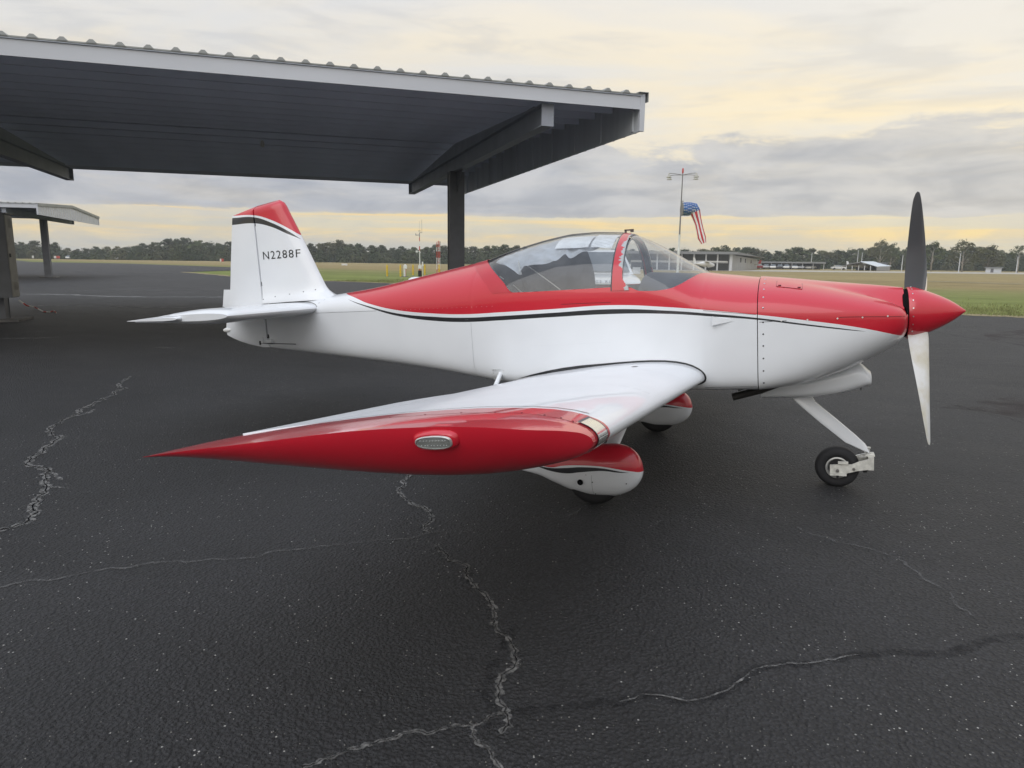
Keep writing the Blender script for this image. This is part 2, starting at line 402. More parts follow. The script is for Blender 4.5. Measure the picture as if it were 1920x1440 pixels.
# far runway and the taxi path that cross the field
def sheet(name, pts, z, m, parent=None):
    o = mesh(name, [(p.x, p.y, z) for p in pts], [tuple(range(len(pts)))], m, parent)
    if o.data.polygons[0].normal.z < 0: o.data.flip_normals()
    return o
PALE = mat('pale_concrete', (.42, .39, .33), .9, var=.12, scale=.2)
struct(sheet('runway', [ground(1180, 506.0), ground(1930, 514.2), ground(2300, 518.6), ground(2300, 516.2), ground(1930, 511.4), ground(1180, 503.6)], -.01, PALE))
DRY = mat('dry_verge', (.24, .20, .105), .95, var=.3, scale=2)
struct(sheet('path', [ground(1735, 527.5), ground(1940, 533.5), ground(2200, 541), ground(2200, 539.3), ground(1940, 532), ground(1735, 526.2)], -.012, DRY))
for a, b_ in zip(range(4, 12), range(5, 13)):
    pass
def ribbon(name, P, w, z, m, parent, seed=1, jit=.5):
    rnd = random.Random(seed); V = []; F = []
    n = len(P)
    for i, p in enumerate(P):
        t = (P[min(i+1, n-1)]-P[max(i-1, 0)]); t.z = 0; t.normalize(); s = Vector((-t.y, t.x, 0))
        a = w*(1+jit*rnd.uniform(-1, 1)); c = w*(1+jit*rnd.uniform(-1, 1))
        if i in (0, n-1): a = c = w*.1
        V += [(p.x+s.x*a, p.y+s.y*a, z), (p.x-s.x*c, p.y-s.y*c, z)]
        if i: F.append((2*i-2, 2*i-1, 2*i+1, 2*i))
    o = mesh(name, V, F, m, parent)
    if o.data.polygons[0].normal.z < 0: o.data.flip_normals()
    return o
# worn verge of dry grass along the apron edge
struct(ribbon('verge', [EDGE[i].lerp(EDGE[i+1], t/14) for i in range(6, 13) for t in range(14)]+[Vector((26, 19.5, 0))], .42, .006, DRY, None, 5, .45))

def jag(P, depth, amp, rnd):
    for _ in range(depth):
        Q = []
        for a, c in zip(P, P[1:]):
            d = c-a; s = Vector((-d.y, d.x, 0)); Q += [a, a.lerp(c, rnd.uniform(.4, .6))+s*rnd.uniform(-amp, amp)]
        P = Q+[P[-1]]
    return P
def dust_mat(name, col, lo, hi, scale):
    m, nt, b = newmat(name); N, L = nt.nodes, nt.links; sset(b, Roughness=.95)
    b.inputs['Specular IOR Level'].default_value = .1
    tc = N.new('ShaderNodeTexCoord'); n = N.new('ShaderNodeTexNoise'); n.inputs['Scale'].default_value = scale; n.inputs['Detail'].default_value = 8; n.inputs['Roughness'].default_value = .7
    L.new(tc.outputs['Object'], n.inputs['Vector'])
    r = N.new('ShaderNodeMapRange'); r.inputs[1].default_value = lo; r.inputs[2].default_value = hi; L.new(n.outputs[0], r.inputs[0])
    b.inputs['Base Color'].default_value = (*col, 1); L.new(r.outputs[0], b.inputs['Alpha'])
    return m
DUST = dust_mat('crack_dust', (.23, .225, .215), .38, .66, 26); FAINT = dust_mat('faint_dust', (.14, .138, .135), .36, .72, 17)
HALO = dust_mat('crack_halo', (.085, .085, .083), .46, .85, 16); PALELINE = dust_mat('worn_pale_line', (.30, .30, .29), .30, .75, 3.5)
FISS = mat('crack_gap', (.010, .010, .011), 1.0, spec=0)
TAR = dust_mat('sealing_tar', (.017, .017, .019), .38, 1.1, 14)
CR = [
 ([(766, 888), (766, 893), (759, 909), (749, 917), (753, 929), (772, 946), (807, 962), (809, 973), (796, 993), (811, 1000)], .020, DUST, 1),
 ([(820, 1020), (827, 1035), (842, 1051), (877, 1063), (875, 1082), (893, 1105), (928, 1144), (926, 1160), (935, 1187), (951, 1191), (963, 1230), (967, 1245), (945, 1266), (939, 1269), (932, 1288), (937, 1319), (951, 1343), (939, 1378)], .017, DUST, 1),
 ([(560, 1440), (600, 1428), (640, 1413), (725, 1389), (757, 1376), (842, 1364), (889, 1360), (920, 1343), (951, 1335)], .010, DUST, 1),
 ([(885, 1362), (885, 1382), (900, 1397), (931, 1432), (940, 1445)], .010, DUST, 1),
 ([(242, 705), (222, 722), (235, 729), (212, 742), (195, 750), (152, 767), (135, 782), (100, 800), (97, 812), (100, 832), (80, 850), (50, 870), (75, 877), (85, 895), (87, 915), (70, 935), (72, 960), (55, 977), (0, 995), (-40, 1005)], .034, DUST, 1),
 ([(75, 877), (100, 888), (118, 900)], .02, DUST, 0), ([(87, 915), (110, 914), (128, 917)], .012, DUST, 0), ([(135, 782), (165, 775), (177, 768)], .03, DUST, 0),
 ([(-40, 834), (0, 830), (100, 826), (140, 820), (250, 823), (310, 818), (450, 812)], .011, FAINT, 0),
 ([(-40, 1112), (0, 1103), (60, 1088), (150, 1078), (250, 1063), (340, 1054), (420, 1050), (600, 1025), (700, 1013), (800, 1001), (900, 995), (1000, 985), (1080, 965), (1092, 952)], .013, FAINT, 0),
 ([(1490, 988), (1527, 1004), (1612, 1026), (1706, 1066), (1783, 1115), (1830, 1160)], .011, FAINT, 0),
 ([(1180, 975), (1230, 985), (1330, 955), (1300, 930)], .010, FAINT, 0),
 ([(200, 739), (240, 738), (480, 733), (640, 728), (900, 716)], .014, FAINT, 0),
 ([(400, 670), (450, 655), (470, 647)], .02, FAINT, 0), ([(34, 688), (63, 683)], .02, DUST, 0),
 ([(-30, 636), (0, 636), (60, 634), (115, 633)], .07, PALELINE, 0), ([(30, 552), (240, 556), (430, 558)], .40, PALELINE, 0), ([(30, 572), (240, 576), (430, 577)], .20, PALELINE, 0), ([(100, 541), (300, 545), (430, 546)], .35, FAINT, 0), ([(30, 507), (200, 512), (330, 513)], .9, FAINT, 0),
 ([(1740, 620), (1800, 632), (1920, 650), (1960, 657)], .02, FAINT, 1), ([(1750, 751), (1800, 763), (1860, 778), (1930, 795)], .010, FAINT, 1),
]
for i, (px, w, m, gap) in enumerate(CR):
    w *= .68; rnd = random.Random(40+i); P = jag([ground(*p) for p in px], 3, .16, rnd)
    ribbon('crack_dust', P, w, .004, m, apron, i, .7)
    if m is DUST and len(px) > 4: ribbon('crack_dust', [p+Vector((rnd.uniform(-.02, .02), rnd.uniform(-.02, .02), 0)) for p in P], w*1.9, .0025, HALO, apron, i+50, .9)
    if gap: ribbon('crack_gap', P, w*.13, .006, FISS, apron, i+90, .8)
tarp = [(951, 1338), (1020, 1330), (1100, 1325), (1207, 1303), (1292, 1316), (1365, 1295), (1416, 1256), (1484, 1245), (1570, 1237), (1634, 1226), (1783, 1226), (1847, 1200), (1920, 1194), (1990, 1190)]
P = jag([ground(*p) for p in tarp], 3, .07, random.Random(3)); ribbon('tar_seal', P, .024, .003, TAR, apron, 8, .35); ribbon('crack_dust', P[20:70], .004, .005, DUST, apron, 9, .8)
P = jag([ground(*p) for p in [(967, 1170), (945, 1215), (915, 1260), (905, 1300), (935, 1330), (910, 1370)]], 3, .07, random.Random(5)); ribbon('tar_seal', P, .018, .002, TAR, apron, 12, .5)
STAIN = dust_mat('rusty_stain', (.060, .038, .036), .45, .95, 1.4); DAMP = dust_mat('damp_stain', (.020, .020, .021), .36, .7, .9)
for px, m in (([(1760, 765), (1830, 752), (1920, 742), (1990, 740), (1990, 790), (1920, 785), (1830, 770)], STAIN), ([(1840, 625), (1930, 618), (1990, 640), (1930, 650), (1860, 640)], STAIN),
              ([(285, 652), (310, 650), (337, 653), (310, 655)], FAINT)):
    sheet('stain', [ground(*p) for p in px], .003, m, apron)
# loose pale grit
gv = MB(); rnd = random.Random(11)
for i in range(1500):
    while True:
        px, py = rnd.uniform(-40, 1960), rnd.uniform(760, 1470)
        p = ground(px, py)
        if rnd.random() < min(1, 2.5/((p-CAM).length)**1.2): break
    s = rnd.choice((rnd.uniform(.0008, .0018), rnd.uniform(.0008, .002), rnd.uniform(.0015, .0034))); a = rnd.uniform(0, 3)
    V = [(p.x+cos(a+q)*s*rnd.uniform(.7, 1.2), p.y+sin(a+q)*s*rnd.uniform(.7, 1.2), .0005) for q in (0, 2.1, 4.2)]+[(p.x, p.y, s*1.2)]
    gv.add(V, [(0, 1, 3), (1, 2, 3), (2, 0, 3)])
g = stuff(gv.build('grit', mat('pale_grit', (.34, .33, .30), .8, var=.5, scale=40), None, None, clean=False)); tag(g, 'scattered pale grit on the dark asphalt apron', 'grit')

# ------------------------------------------------------------------ the airplane (x forward, y to its left, z up; nose wheel sits high, so the whole is tilted nose-up)
TH, XM = 0.07803, -0.62323
plane = empty('airplane', (XM-XM*cos(TH), 0, -XM*sin(TH)), 'red and white low-wing two-seat light airplane parked on the dark apron', 'airplane', rot=(0, -TH, 0))
REDC = [(-3.20, 1.46), (-3.093, 1.418), (-2.90, 1.372), (-2.701, 1.314), (-2.353, 1.247), (-2.032, 1.217), (-1.751, 1.204), (-1.44, 1.209), (-1.011, 1.218), (-.584, 1.227), (-.229, 1.198), (.073, 1.161), (.323, 1.125), (.578, 1.083), (.881, 1.026), (1.156, .950), (1.25, .92)]
BT = [(-3.1, 1.40), (-2.993, 1.367), (-2.703, 1.294), (-2.355, 1.221), (-2.035, 1.192), (-1.753, 1.178), (-1.442, 1.182), (-1.013, 1.192), (-.585, 1.2), (-.229, 1.175), (.072, 1.14), (.322, 1.105), (.577, 1.060), (.881, 1.006), (.965, .989), (1.25, .90)]
BB = [(-3.1, 1.41), (-2.993, 1.368), (-2.704, 1.283), (-2.357, 1.2), (-2.037, 1.161), (-1.755, 1.146), (-1.444, 1.151), (-1.014, 1.162), (-.586, 1.168), (-.23, 1.154), (.072, 1.123), (.322, 1.093), (.577, 1.05), (.881, 1.001), (.965, .990), (1.25, .93)]
BODY = painted('body_paint', -4.2, 1.3, .7, 1.6, REDC, BT, BB)
WHT = painted('white_gloss', 0, 1, 0, 1)
REDM = mat('red_gloss', RED, .3, var=.05, scale=4, coat=.8)
BLK = mat('black_paint', BLACK, .35, coat=.3)
DARKG = mat('dark_grey_interior', (.030, .034, .042), .7, var=.15, bump=.15, bscale=90)
LINERM = mat('cabin_liner', (.05, .053, .058), .85, var=.2)
SEAM = mat('seam_shadow', (.02, .02, .022), .8)
STEEL = mat('screw_steel', (.62, .61, .6), .35, metal=.9)
RUBBER = mat('tyre_rubber', (.016, .016, .018), .75, var=.2, bump=.15, bscale=80)
GREYM = mat('bare_alloy', (.55, .55, .53), .45, metal=.6, var=.15, scale=20)

ZT = [(.40, 1.345), (.326, 1.352), (.15, 1.378), (0, 1.402), (-.13, 1.474), (-.279, 1.571), (-.43, 1.659), (-.546, 1.710), (-.605, 1.723), (-.705, 1.734), (-.868, 1.746), (-.993, 1.746), (-1.164, 1.728), (-1.341, 1.697), (-1.523, 1.656), (-1.687, 1.609), (-2.0, 1.560), (-2.301, 1.515), (-2.833, 1.437), (-3.111, 1.412), (-3.3, 1.395), (-4.0, 1.345)]
ZB = [(.40, .622), (.326, .624), (0, .628), (-1.0, .645), (-1.4, .672), (-1.57, .692), (-1.978, .747), (-2.508, .802), (-3.087, .855), (-3.487, .894), (-4.0, .950)]
WD = [(.40, .508), (.326, .512), (0, .540), (-.45, .565), (-.7, .570), (-1.0, .562), (-1.4, .528), (-1.7, .480), (-2.3, .365), (-2.8, .272), (-3.3, .175), (-4.0, .040)]
ZM = [(.40, 1.12), (.326, 1.12), (0, 1.17), (-.4, 1.27), (-1.3, 1.27), (-2.0, 1.25), (-3.0, 1.26), (-4.0, 1.27)]
NL = [(.40, 10), (.326, 10), (0, 13), (-1.0, 13), (-1.7, 10), (-2.5, 6.5), (-3.4, 4.2), (-4.0, 2.8)]
ZCUT = [(-1.687, 1.609), (-1.60, 1.568), (-1.518, 1.513), (-1.408, 1.426), (-1.322, 1.346), (-1.15, 1.344), (-.60, 1.346), (-.47, 1.338), (-.403, 1.312), (-.30, 1.308), (-.213, 1.317), (-.149, 1.341), (-.091, 1.377), (-.04, 1.405), (0.0, 1.402)]
def half(x, inset=0.0):
    zb, zm, zt, w, n = interp(x, ZB)+inset, interp(x, ZM), interp(x, ZT)-inset, interp(x, WD)-inset, interp(x, NL)
    P = []
    for i in range(121):
        t = pi/2*i/120; P.append((w*abs(sin(t))**(2/n), zm-(zm-zb)*abs(cos(t))**(2/n)))
    for i in range(1, 121):
        t = pi/2*i/120; P.append((w*cos(t)**(.95), zm+(zt-zm)*sin(t)))
    return P
def cut_lower(x, zc, inset=0.0, K=56):
    P = half(x, inset); Q = [p for i, p in enumerate(P) if i <= 120 or p[1] < zc-1e-6]
    if len(Q) < len(P):
        a = Q[-1]; c = P[len(Q)]; s = (zc-a[1])/max(1e-9, c[1]-a[1]); Q.append((a[0]+(c[0]-a[0])*s, zc))
    return resample(Q, K)
def cut_upper(x, zc, inset=0.0, K=22):
    P = half(x, inset); k = len([1 for i, p in enumerate(P) if i <= 120 or p[1] < zc-1e-6])
    if k >= len(P): return [(0.0, interp(x, ZT)-inset)]*K
    a = P[k-1]; c = P[k]; s = (zc-a[1])/max(1e-9, c[1]-a[1])
    return resample([(a[0]+(c[0]-a[0])*s, zc)]+P[k:], K)
def full(x, H):      # near side (-y) first, over to the far side
    return [(x, -y, z) for y, z in H] + [(x, y, z) for y, z in reversed(H)]
def frange(a, b, n): return [a+(b-a)*i/(n-1) for i in range(n)]
def zcut(x): return interp(x, ZCUT) if -1.687 <= x <= 0 else 9
XS = sorted(set(frange(-4.0, -1.687, 60)+frange(-1.687, -1.30, 26)+frange(-1.30, -.50, 24)+frange(-.50, 0, 40)+frange(0, .326, 10)), reverse=True)
mb = MB(); rings = []
for x in XS:
    H = cut_lower(x, zcut(x)); rings.append([(x, y, z) for y, z in reversed(H)] + [(x, -y, z) for y, z in H[1:]])
mb.loft(rings, closed=False)
r0 = rings[-1]; mb.add(r0, [tuple(range(len(r0)))])
fus = mb.build('fuselage', BODY, plane, 40)
fb = MB(); r0 = rings[0]; fb.add([(p[0]-.004, p[1]*.985, (p[2]-1)*.985+1) for p in r0], [tuple(range(len(r0)))]); fb.build('firewall', SEAM, fus, None, clean=False)
# cockpit shell seen through the glass
mb = MB(); XL = [x for x in frange(-1.62, -.06, 40)]; rr = []
for x in XL:
    H = cut_lower(x, zcut(x)-.004, .022); rr.append([(x, y, z) for y, z in reversed(H)] + [(x, -y, z) for y, z in H[1:]])
mb.loft(rr, closed=False)
for r in (rr[0], rr[-1]): mb.add(r, [tuple(range(len(r)))])
mb.build('cockpit_shell', LINERM, fus, 40)

# canopy glass: thin clear acrylic
def glass_mat(name, tint, rough=.02, dust=1.0, refl=1.5):
    m, nt, b = newmat(name); N, L = nt.nodes, nt.links; N.remove(b); out = N['Material Output']
    tr = N.new('ShaderNodeBsdfTransparent'); tr.inputs[0].default_value = (*tint, 1); gl = N.new('ShaderNodeBsdfGlossy'); gl.inputs['Roughness'].default_value = rough
    fr = N.new('ShaderNodeMath'); fr.operation = 'POWER'; fr.inputs[1].default_value = 4.2; lw = N.new('ShaderNodeLayerWeight'); lw.inputs[0].default_value = .5; L.new(lw.outputs['Facing'], fr.inputs[0]); mx = N.new('ShaderNodeMixShader')
    mu = N.new('ShaderNodeMath'); mu.operation = 'MULTIPLY_ADD'; mu.use_clamp = True; mu.inputs[1].default_value = .9; mu.inputs[2].default_value = .05*refl
    L.new(fr.outputs[0], mu.inputs[0]); L.new(mu.outputs[0], mx.inputs[0])
    df = N.new('ShaderNodeBsdfDiffuse'); df.inputs[0].default_value = (.75, .77, .80, 1); m2 = N.new('ShaderNodeMixShader')
    n = N.new('ShaderNodeTexNoise'); n.inputs['Scale'].default_value = 5; n.inputs['Detail'].default_value = 8
    tc = N.new('ShaderNodeTexCoord'); L.new(tc.outputs['Object'], n.inputs['Vector'])
    r = N.new('ShaderNodeMapRange'); r.inputs[1].default_value = .35; r.inputs[2].default_value = .8; r.inputs[3].default_value = .03*dust; r.inputs[4].default_value = .12*dust; L.new(n.outputs[0], r.inputs[0])
    L.new(r.outputs[0], m2.inputs[0]); L.new(tr.outputs[0], m2.inputs[1]); L.new(df.outputs[0], m2.inputs[2])     # film of dust
    L.new(m2.outputs[0], mx.inputs[1]); L.new(gl.outputs[0], mx.inputs[2]); L.new(mx.outputs[0], out.inputs[0]); return m
GLASS = glass_mat('canopy_glass', (.90, .92, .93))
def glass(name, xa, xb, n):
    mb = MB(); rings = [full(x, cut_upper(x, zcut(x), .002)) for x in frange(xa, xb, n)]
    mb.loft(rings, closed=False); return outward(mb.build(name, GLASS, plane, 60), (-.8, 0, 1.2))
canopy = glass('canopy', -1.686, -.578, 50); windshield = glass('windshield', -.528, -.001, 36)
def bow(name, xa, xb, off, m, parent, flare=0.0, z0=None, K=30):
    """band that follows the canopy arch, slightly proud"""
    mb = MB(); rings = []
    for s in frange(0, 1, 6):
        ring = []
        for side in (-1, 1):
            H = cut_upper(-.55, (z0 or 1.342)-.02, -off, K)
            Q = []
            for i, (y, z) in enumerate(H):
                t = i/(K-1); x = xa+(xb-xa)*s + flare*s*exp(-((z-1.33)/.045)**2) - .022*t**3*(1-s)+.0*t - .03*t**2*s
                zt = interp(x, ZT); z2 = z + (zt-interp(-.55, ZT))*t**2
                Q.append((x, side*y, z2))
            ring += Q if side < 0 else Q[::-1]
        rings.append(ring)
    inner = [[(x, y*.985, z-.006) for x, y, z in r] for r in rings]
    allr = rings+inner[::-1]; allr.append(rings[0]); mb.loft(allr, closed=False); return mb.build(name, m, parent, 40)
def ragged_red():
    m, nt, b = newmat('ragged_red_frame'); N, L = nt.nodes, nt.links; sset(b, Roughness=.3, Coat_Weight=.6)
    tc = N.new('ShaderNodeTexCoord'); sep = N.new('ShaderNodeSeparateXYZ'); L.new(tc.outputs['Object'], sep.inputs[0])
    # ragged grey patches in the red along the front edge of the frame
    n = N.new('ShaderNodeTexNoise'); n.noise_dimensions = '1D'; n.inputs['Scale'].default_value = 26; n.inputs['Detail'].default_value = 5; n.inputs['Roughness'].default_value = .7; L.new(sep.outputs[2], n.inputs['W'])
    a = N.new('ShaderNodeMath'); a.operation = 'MULTIPLY_ADD'; a.inputs[1].default_value = -.095; a.inputs[2].default_value = -.500; L.new(n.outputs[0], a.inputs[0])
    zz = N.new('ShaderNodeMapRange'); zz.inputs[1].default_value = 1.44; zz.inputs[2].default_value = 1.50; zz.inputs[3].default_value = .05; zz.inputs[4].default_value = 0; L.new(sep.outputs[2], zz.inputs[0])
    a2 = N.new('ShaderNodeMath'); a2.operation = 'ADD'; L.new(a.outputs[0], a2.inputs[0]); L.new(zz.outputs[0], a2.inputs[1])
    g = N.new('ShaderNodeMath'); g.operation = 'GREATER_THAN'; L.new(sep.outputs[0], g.inputs[0]); L.new(a2.outputs[0], g.inputs[1])
    mx = N.new('ShaderNodeMix'); mx.data_type = 'RGBA'; L.new(g.outputs[0], mx.inputs[0]); mx.inputs[6].default_value = (.50, .009, .020, 1); mx.inputs[7].default_value = (.36, .39, .40, 1)
    L.new(mx.outputs[2], b.inputs['Base Color']); return m
fr_ = bow('canopy_frame', -.588, -.522, .006, ragged_red(), plane, flare=.05); fr_['label'] = 'red canopy frame with ragged grey front edge'
bow('frame_seal', -.597, -.588, .004, BLK, fr_)
bow('roll_bar', -.565, -.525, -.03, DARKG, fus)
# dark seal along the top centre line of the sliding canopy
mb = MB(); mb.loft([[(x, y, interp(x, ZT)+.001+(.005 if abs(y) < .01 else 0)) for y in (-.014, -.008, .008, .014)] for x in frange(-1.68, -.61, 40)], closed=False); mb.build('canopy_spine', BLK, canopy, 60)
mb = MB(); mb.box(-.617, -.606, -.014, .014, 1.715, 1.752).box(-.617, -.553, -.014, .014, 1.742, 1.752).box(-.575, -.553, -.01, .01, 1.730, 1.744); mb.build('canopy_latch', mat('weathered_bracket', (.13, .12, .11), .5, metal=.5), fr_, 30)
# red skirt band behind the glass
mb = MB(); rings = []
for s in frange(0, 1, 4):
    ring = []
    for i in range(24):
        t = i/23; xg = -1.687+(.36)*t**1.0; zz = interp(xg, ZCUT)
        xa_ = xg-.155+.155*s*.98; H = half(xa_, -.0025); 
        # point on the arch at this height
        best = min((abs(q[1]-min(zz, interp(xa_, ZT)-.0005))+(0 if j > 118 else 9), q) for j, q in enumerate(H))[1]
        ring.append((xa_, -best[0], best[1]))
    rings.append(ring)
SKM = mat('red_skirt', (.49, .010, .026), .38, var=.05, coat=.4)
sk = MB(); sk.loft(rings, closed=False); sk.loft([[(x, -y, z) for x, y, z in r] for r in rings], closed=False); pieces(sk.build('canopy_skirt', SKM, canopy, 40))

# glareshield, panel, seats, sunshade
mb = MB(); rings = []
for s in frange(0, 1, 8):
    x = -.43+.40*s; w = interp(x, WD)-.045; zt = 1.432-.035*s
    H = resample([q for q in half(x, .03) if q[1] > 1.16], 16); H = [(y, min(z, 1.24+(zt-1.24)*sqrt(max(0, 1-(y/w)**2)))) for y, z in H]
    rings.append([(x, y, z) for y, z in H]+[(x, -y, z) for y, z in reversed(H[:-1])])
mb.loft(rings, closed=False); mb.add(rings[0], [tuple(range(31))]); mb.build('glareshield', DARKG, fus, 40)
for yc in (-.24, 0, .24):
    for zc in (1.20, 1.32): mb = MB(); mb.lathe([(-.006, .001), (-.006, .045), (.006, .045)], (-.436, yc, zc), 'x', 16); mb.build('instrument', BLK, fus, 30)
SEATM = mat('seat_fabric', (.10, .105, .115), .9, var=.25, scale=14, bump=.3, bscale=40)
for yc in (-.25, .25):
    mb = MB(); mb.loft([[(x0+dx, yc+sy*.2, z0+dz) for sy, dx, dz in ((-1, 0, .03), (-.85, 0, .07), (.85, 0, .07), (1, 0, .03), (1, 0, -.03), (-1, 0, -.03))] for x0, z0 in ((-.62, .86), (-.70, .88), (-1.0, .87), (-1.08, .85))])
    mb.loft([[(x0+d[1], yc+d[0]*wd, z0+d[2]) for d in ((-1, .03, 0), (-.8, .065, .01), (.8, .065, .01), (1, .03, 0), (1, -.03, 0), (-1, -.03, 0))] for x0, z0, wd in ((-1.08, .88, .2), (-1.16, 1.08, .21), (-1.24, 1.26, .19), (-1.265, 1.315, .12))])
    mb.build('seat', SEATM, fus, 50)
def cloth_mat(name, col, rough=.85):
    return mat(name, col, rough, var=.16, scale=9, bump=.5, bscale=12)
CLOTH = cloth_mat('sunshade_cloth', (.40, .42, .45)); SHEET = cloth_mat('white_shade_sheet', (.68, .70, .72)); SHADED_CLOTH = cloth_mat('cloth_in_shade', (.075, .085, .105))  # last one: same cloth on the far side, its shade put into the colour
EDG = [(-1.55, 1.575), (-1.45, 1.55), (-1.34, 1.50), (-1.30, 1.475), (-1.27, 1.53), (-1.243, 1.531), (-1.10, 1.545), (-1.02, 1.554), (-.97, 1.60), (-.921, 1.566), (-.86, 1.60), (-.824, 1.605), (-.747, 1.625), (-.66, 1.64)]
rnd = random.Random(5)
def cloth(name, x0, x1, zlow, side0, side1, inset, m, wr=.012, seed=0):
    r = random.Random(seed); ph = [r.uniform(0, 6) for _ in range(8)]; mb = MB(); rings = []
    for i in range(61):
        x = x0+(x1-x0)*i/60; H = half(x, inset)[121:]
        def zat(ang): pass
        ring = []
        for j in range(45):
            s = side0+(side1-side0)*j/44              # -1 near edge .. 0 top .. +1 far edge
            zl = zlow(x, -1 if s < 0 else 1)
            zt = interp(x, ZT)-inset; zz = zt-(zt-zl)*abs(s)**1.6
            y = min(H, key=lambda q: abs(q[1]-zz))[0] if abs(s) > .02 else 0.0
            k = wr*(sin(9*x*3+ph[0]+5*s)+.6*sin(31*x+ph[1]+9*s)+.5*sin(17*s+ph[2]+6*x))*(.25+abs(s))
            y = max(0, y-abs(k)); ring.append((x, -y if s < 0 else y, zz-abs(k)*.5))
        rings.append(ring)
    mb.loft(rings, closed=False); return mb.build(name, m, fus, 70)
cloth('sunshade', -1.56, -.64, lambda x, s: interp(x, EDG), -1, .25, .022, CLOTH, .012, 2)
o = cloth('sunshade_panel', -1.58, -1.0, lambda x, s: 1.30, .15, 1, .030, SHADED_CLOTH, .008, 6); o['label'] = 'far side of the sunshade cloth, shade painted into its colour'
cloth('shade_sheet', -1.055, -.80, lambda x, s: 1.632+.05*max(0, -x-.9), -1, -.3, .012, SHEET, .002, 8)
cloth('shade_sheet', -.785, -.63, lambda x, s: 1.632-.12*(x+.785), -1, -.15, .012, SHEET, .003, 9)
mb = MB(); mb.tube([(-1.281, -.32, 1.535), (-1.17, -.31, 1.45), (-1.04, -.30, 1.345)], .004, 6).tube([(-1.45, -.2, 1.40), (-1.33, -.22, 1.30)], .003, 6).tube([(-1.52, -.28, 1.47), (-1.49, -.28, 1.445)], .004, 6)
pieces(mb.build('shoulder_strap', mat('pale_webbing', (.5, .5, .48), .8), fus, 60))
mb = MB(); mb.tube([(-1.305, -.42, 1.565), (-1.30, -.42, 1.50), (-1.298, -.42, 1.47)], [.004, .008, .014], 8); mb.build('suction_hook', mat('pale_plastic', (.5, .52, .52), .4), fus, 60)
mb = MB(); mb.lathe([(0, .05), (.012, .045), (.02, .03), (.024, .005)], (-2.43, .03, interp(-2.43, ZT)-.006), 'z', 20); mb.V = [Vector((-2.43+(v.x+2.43)*1.3, v.y, v.z)) for v in mb.V]; mb.build('antenna_dome', WHT, fus, 60)
# small louvred air vent, step plate, flap rod, tail rivet rows
mb = MB(); yy = -(interp(.1, WD)); mb.add([(.056, yy-.004, 1.127), (.056, yy-.030, 1.125), (.056, yy-.030, 1.068), (.056, yy-.004, 1.066), (.193, yy+.012, 1.097), (.193, yy+.010, 1.092)], [(0, 1, 4), (1, 2, 5, 4), (2, 3, 5)]); mb.build('air_vent', WHT, fus, 20)
def side_y(x, z):
    H = half(x); return min(H[:121], key=lambda q: abs(q[1]-z))[0] if z < interp(x, ZM) else min(H[120:], key=lambda q: abs(q[1]-z))[0]
def dots(name, pts, r, m, parent, h=.0018, n=8):
    mb = MB()
    for (p, nrm) in pts:
        p = Vector(p); nrm = Vector(nrm).normalized(); a = nrm.cross(Vector((0, 0, 1)));
        if a.length < .1: a = nrm.cross(Vector((1, 0, 0)))
        a.normalize(); c = a.cross(nrm)
        mb.loft([[p-nrm*.002+a*(cos(q*2*pi/n)*r)+c*(sin(q*2*pi/n)*r) for q in range(n)], [p+nrm*h+a*(cos(q*2*pi/n)*r*.75)+c*(sin(q*2*pi/n)*r*.75) for q in range(n)]])
    return stuff(mb.build(name, m, parent, 40, clean=False))
mb = MB(); mb.add([(x, -side_y(x, z)-.004, z) for x, z in ((-1.535, .795), (-1.45, .795), (-1.455, .71), (-1.54, .71))], [(0, 1, 2, 3)]); mb.build('step_plate', WHT, fus, 20)
dots('rivets', [((-1.47+.035*i, -side_y(-1.47+.035*i, z)-.004, z), (0, -1, 0)) for i in (-1.6, 1) for z in (.725, .745, .765, .785)]+[((-1.5+.018*i, -side_y(-1.5, .787)-.005, .787), (0, -1, 0)) for i in range(-1, 3)], .0028, GREYM, fus)
rv = []
for x in (-1.72, -1.735):
    for k in range(24): z = .80+.0165*k; rv.append(((x+.006*(k % 2), -side_y(x, z), z), (0, -1, 0)))
for k in range(40): x = -3.25+.045*k; rv.append(((x, -side_y(x, 1.255), 1.255), (0, -1, 0)))
dots('rivets', rv, .0022, mat('painted_rivet', (.6, .61, .63), .4), fus, .0008, 6)
def seam(name, pts, w, parent, m=SEAM, yoff=.0012):
    mb = MB(); n = len(pts); V = []; F = []
    for i, (x, z) in enumerate(pts):
        a = Vector((pts[min(i+1, n-1)][0]-pts[max(i-1, 0)][0], pts[min(i+1, n-1)][1]-pts[max(i-1, 0)][1])); a.normalize(); s = (-a.y*w, a.x*w)
        for q in (1, -1): xx, zz = x+s[0]*q, z+s[1]*q; V.append((xx, -side_y(xx, zz)-yoff, zz))
        if i: F.append((2*i-2, 2*i-1, 2*i+1, 2*i))
    mb.add(V, F); return mb.build(name, m, parent, 40)
SEAML = mat('fine_seam', (.30, .31, .33), .7)
seam('panel_seam', [(x, 1.255) for x in frange(-3.33, -2.62, 14)], .0016, fus, SEAML)
seam('panel_seam', [(-3.335, 1.255), (-3.34, 1.30), (-3.31, 1.34), (-3.26, 1.37)], .0016, fus, SEAML)
seam('panel_seam', [(-1.69, z) for z in frange(.80, 1.14, 8)], .0010, fus, SEAML)
seam('panel_seam', [(x, .66) for x in frange(.0, .32, 6)], .0015, fus, SEAML)
seam('panel_seam', [(x, .995+.028*(x+.02)) for x in frange(-1.2, -.62, 10)], .0001, fus, SEAML)
seam('panel_seam', [(x, 1.248-.05*(x+.85)**2) for x in frange(-.95, -.6, 8)], .0016, fus, mat('red_seam', (.12, .004, .01), .6))
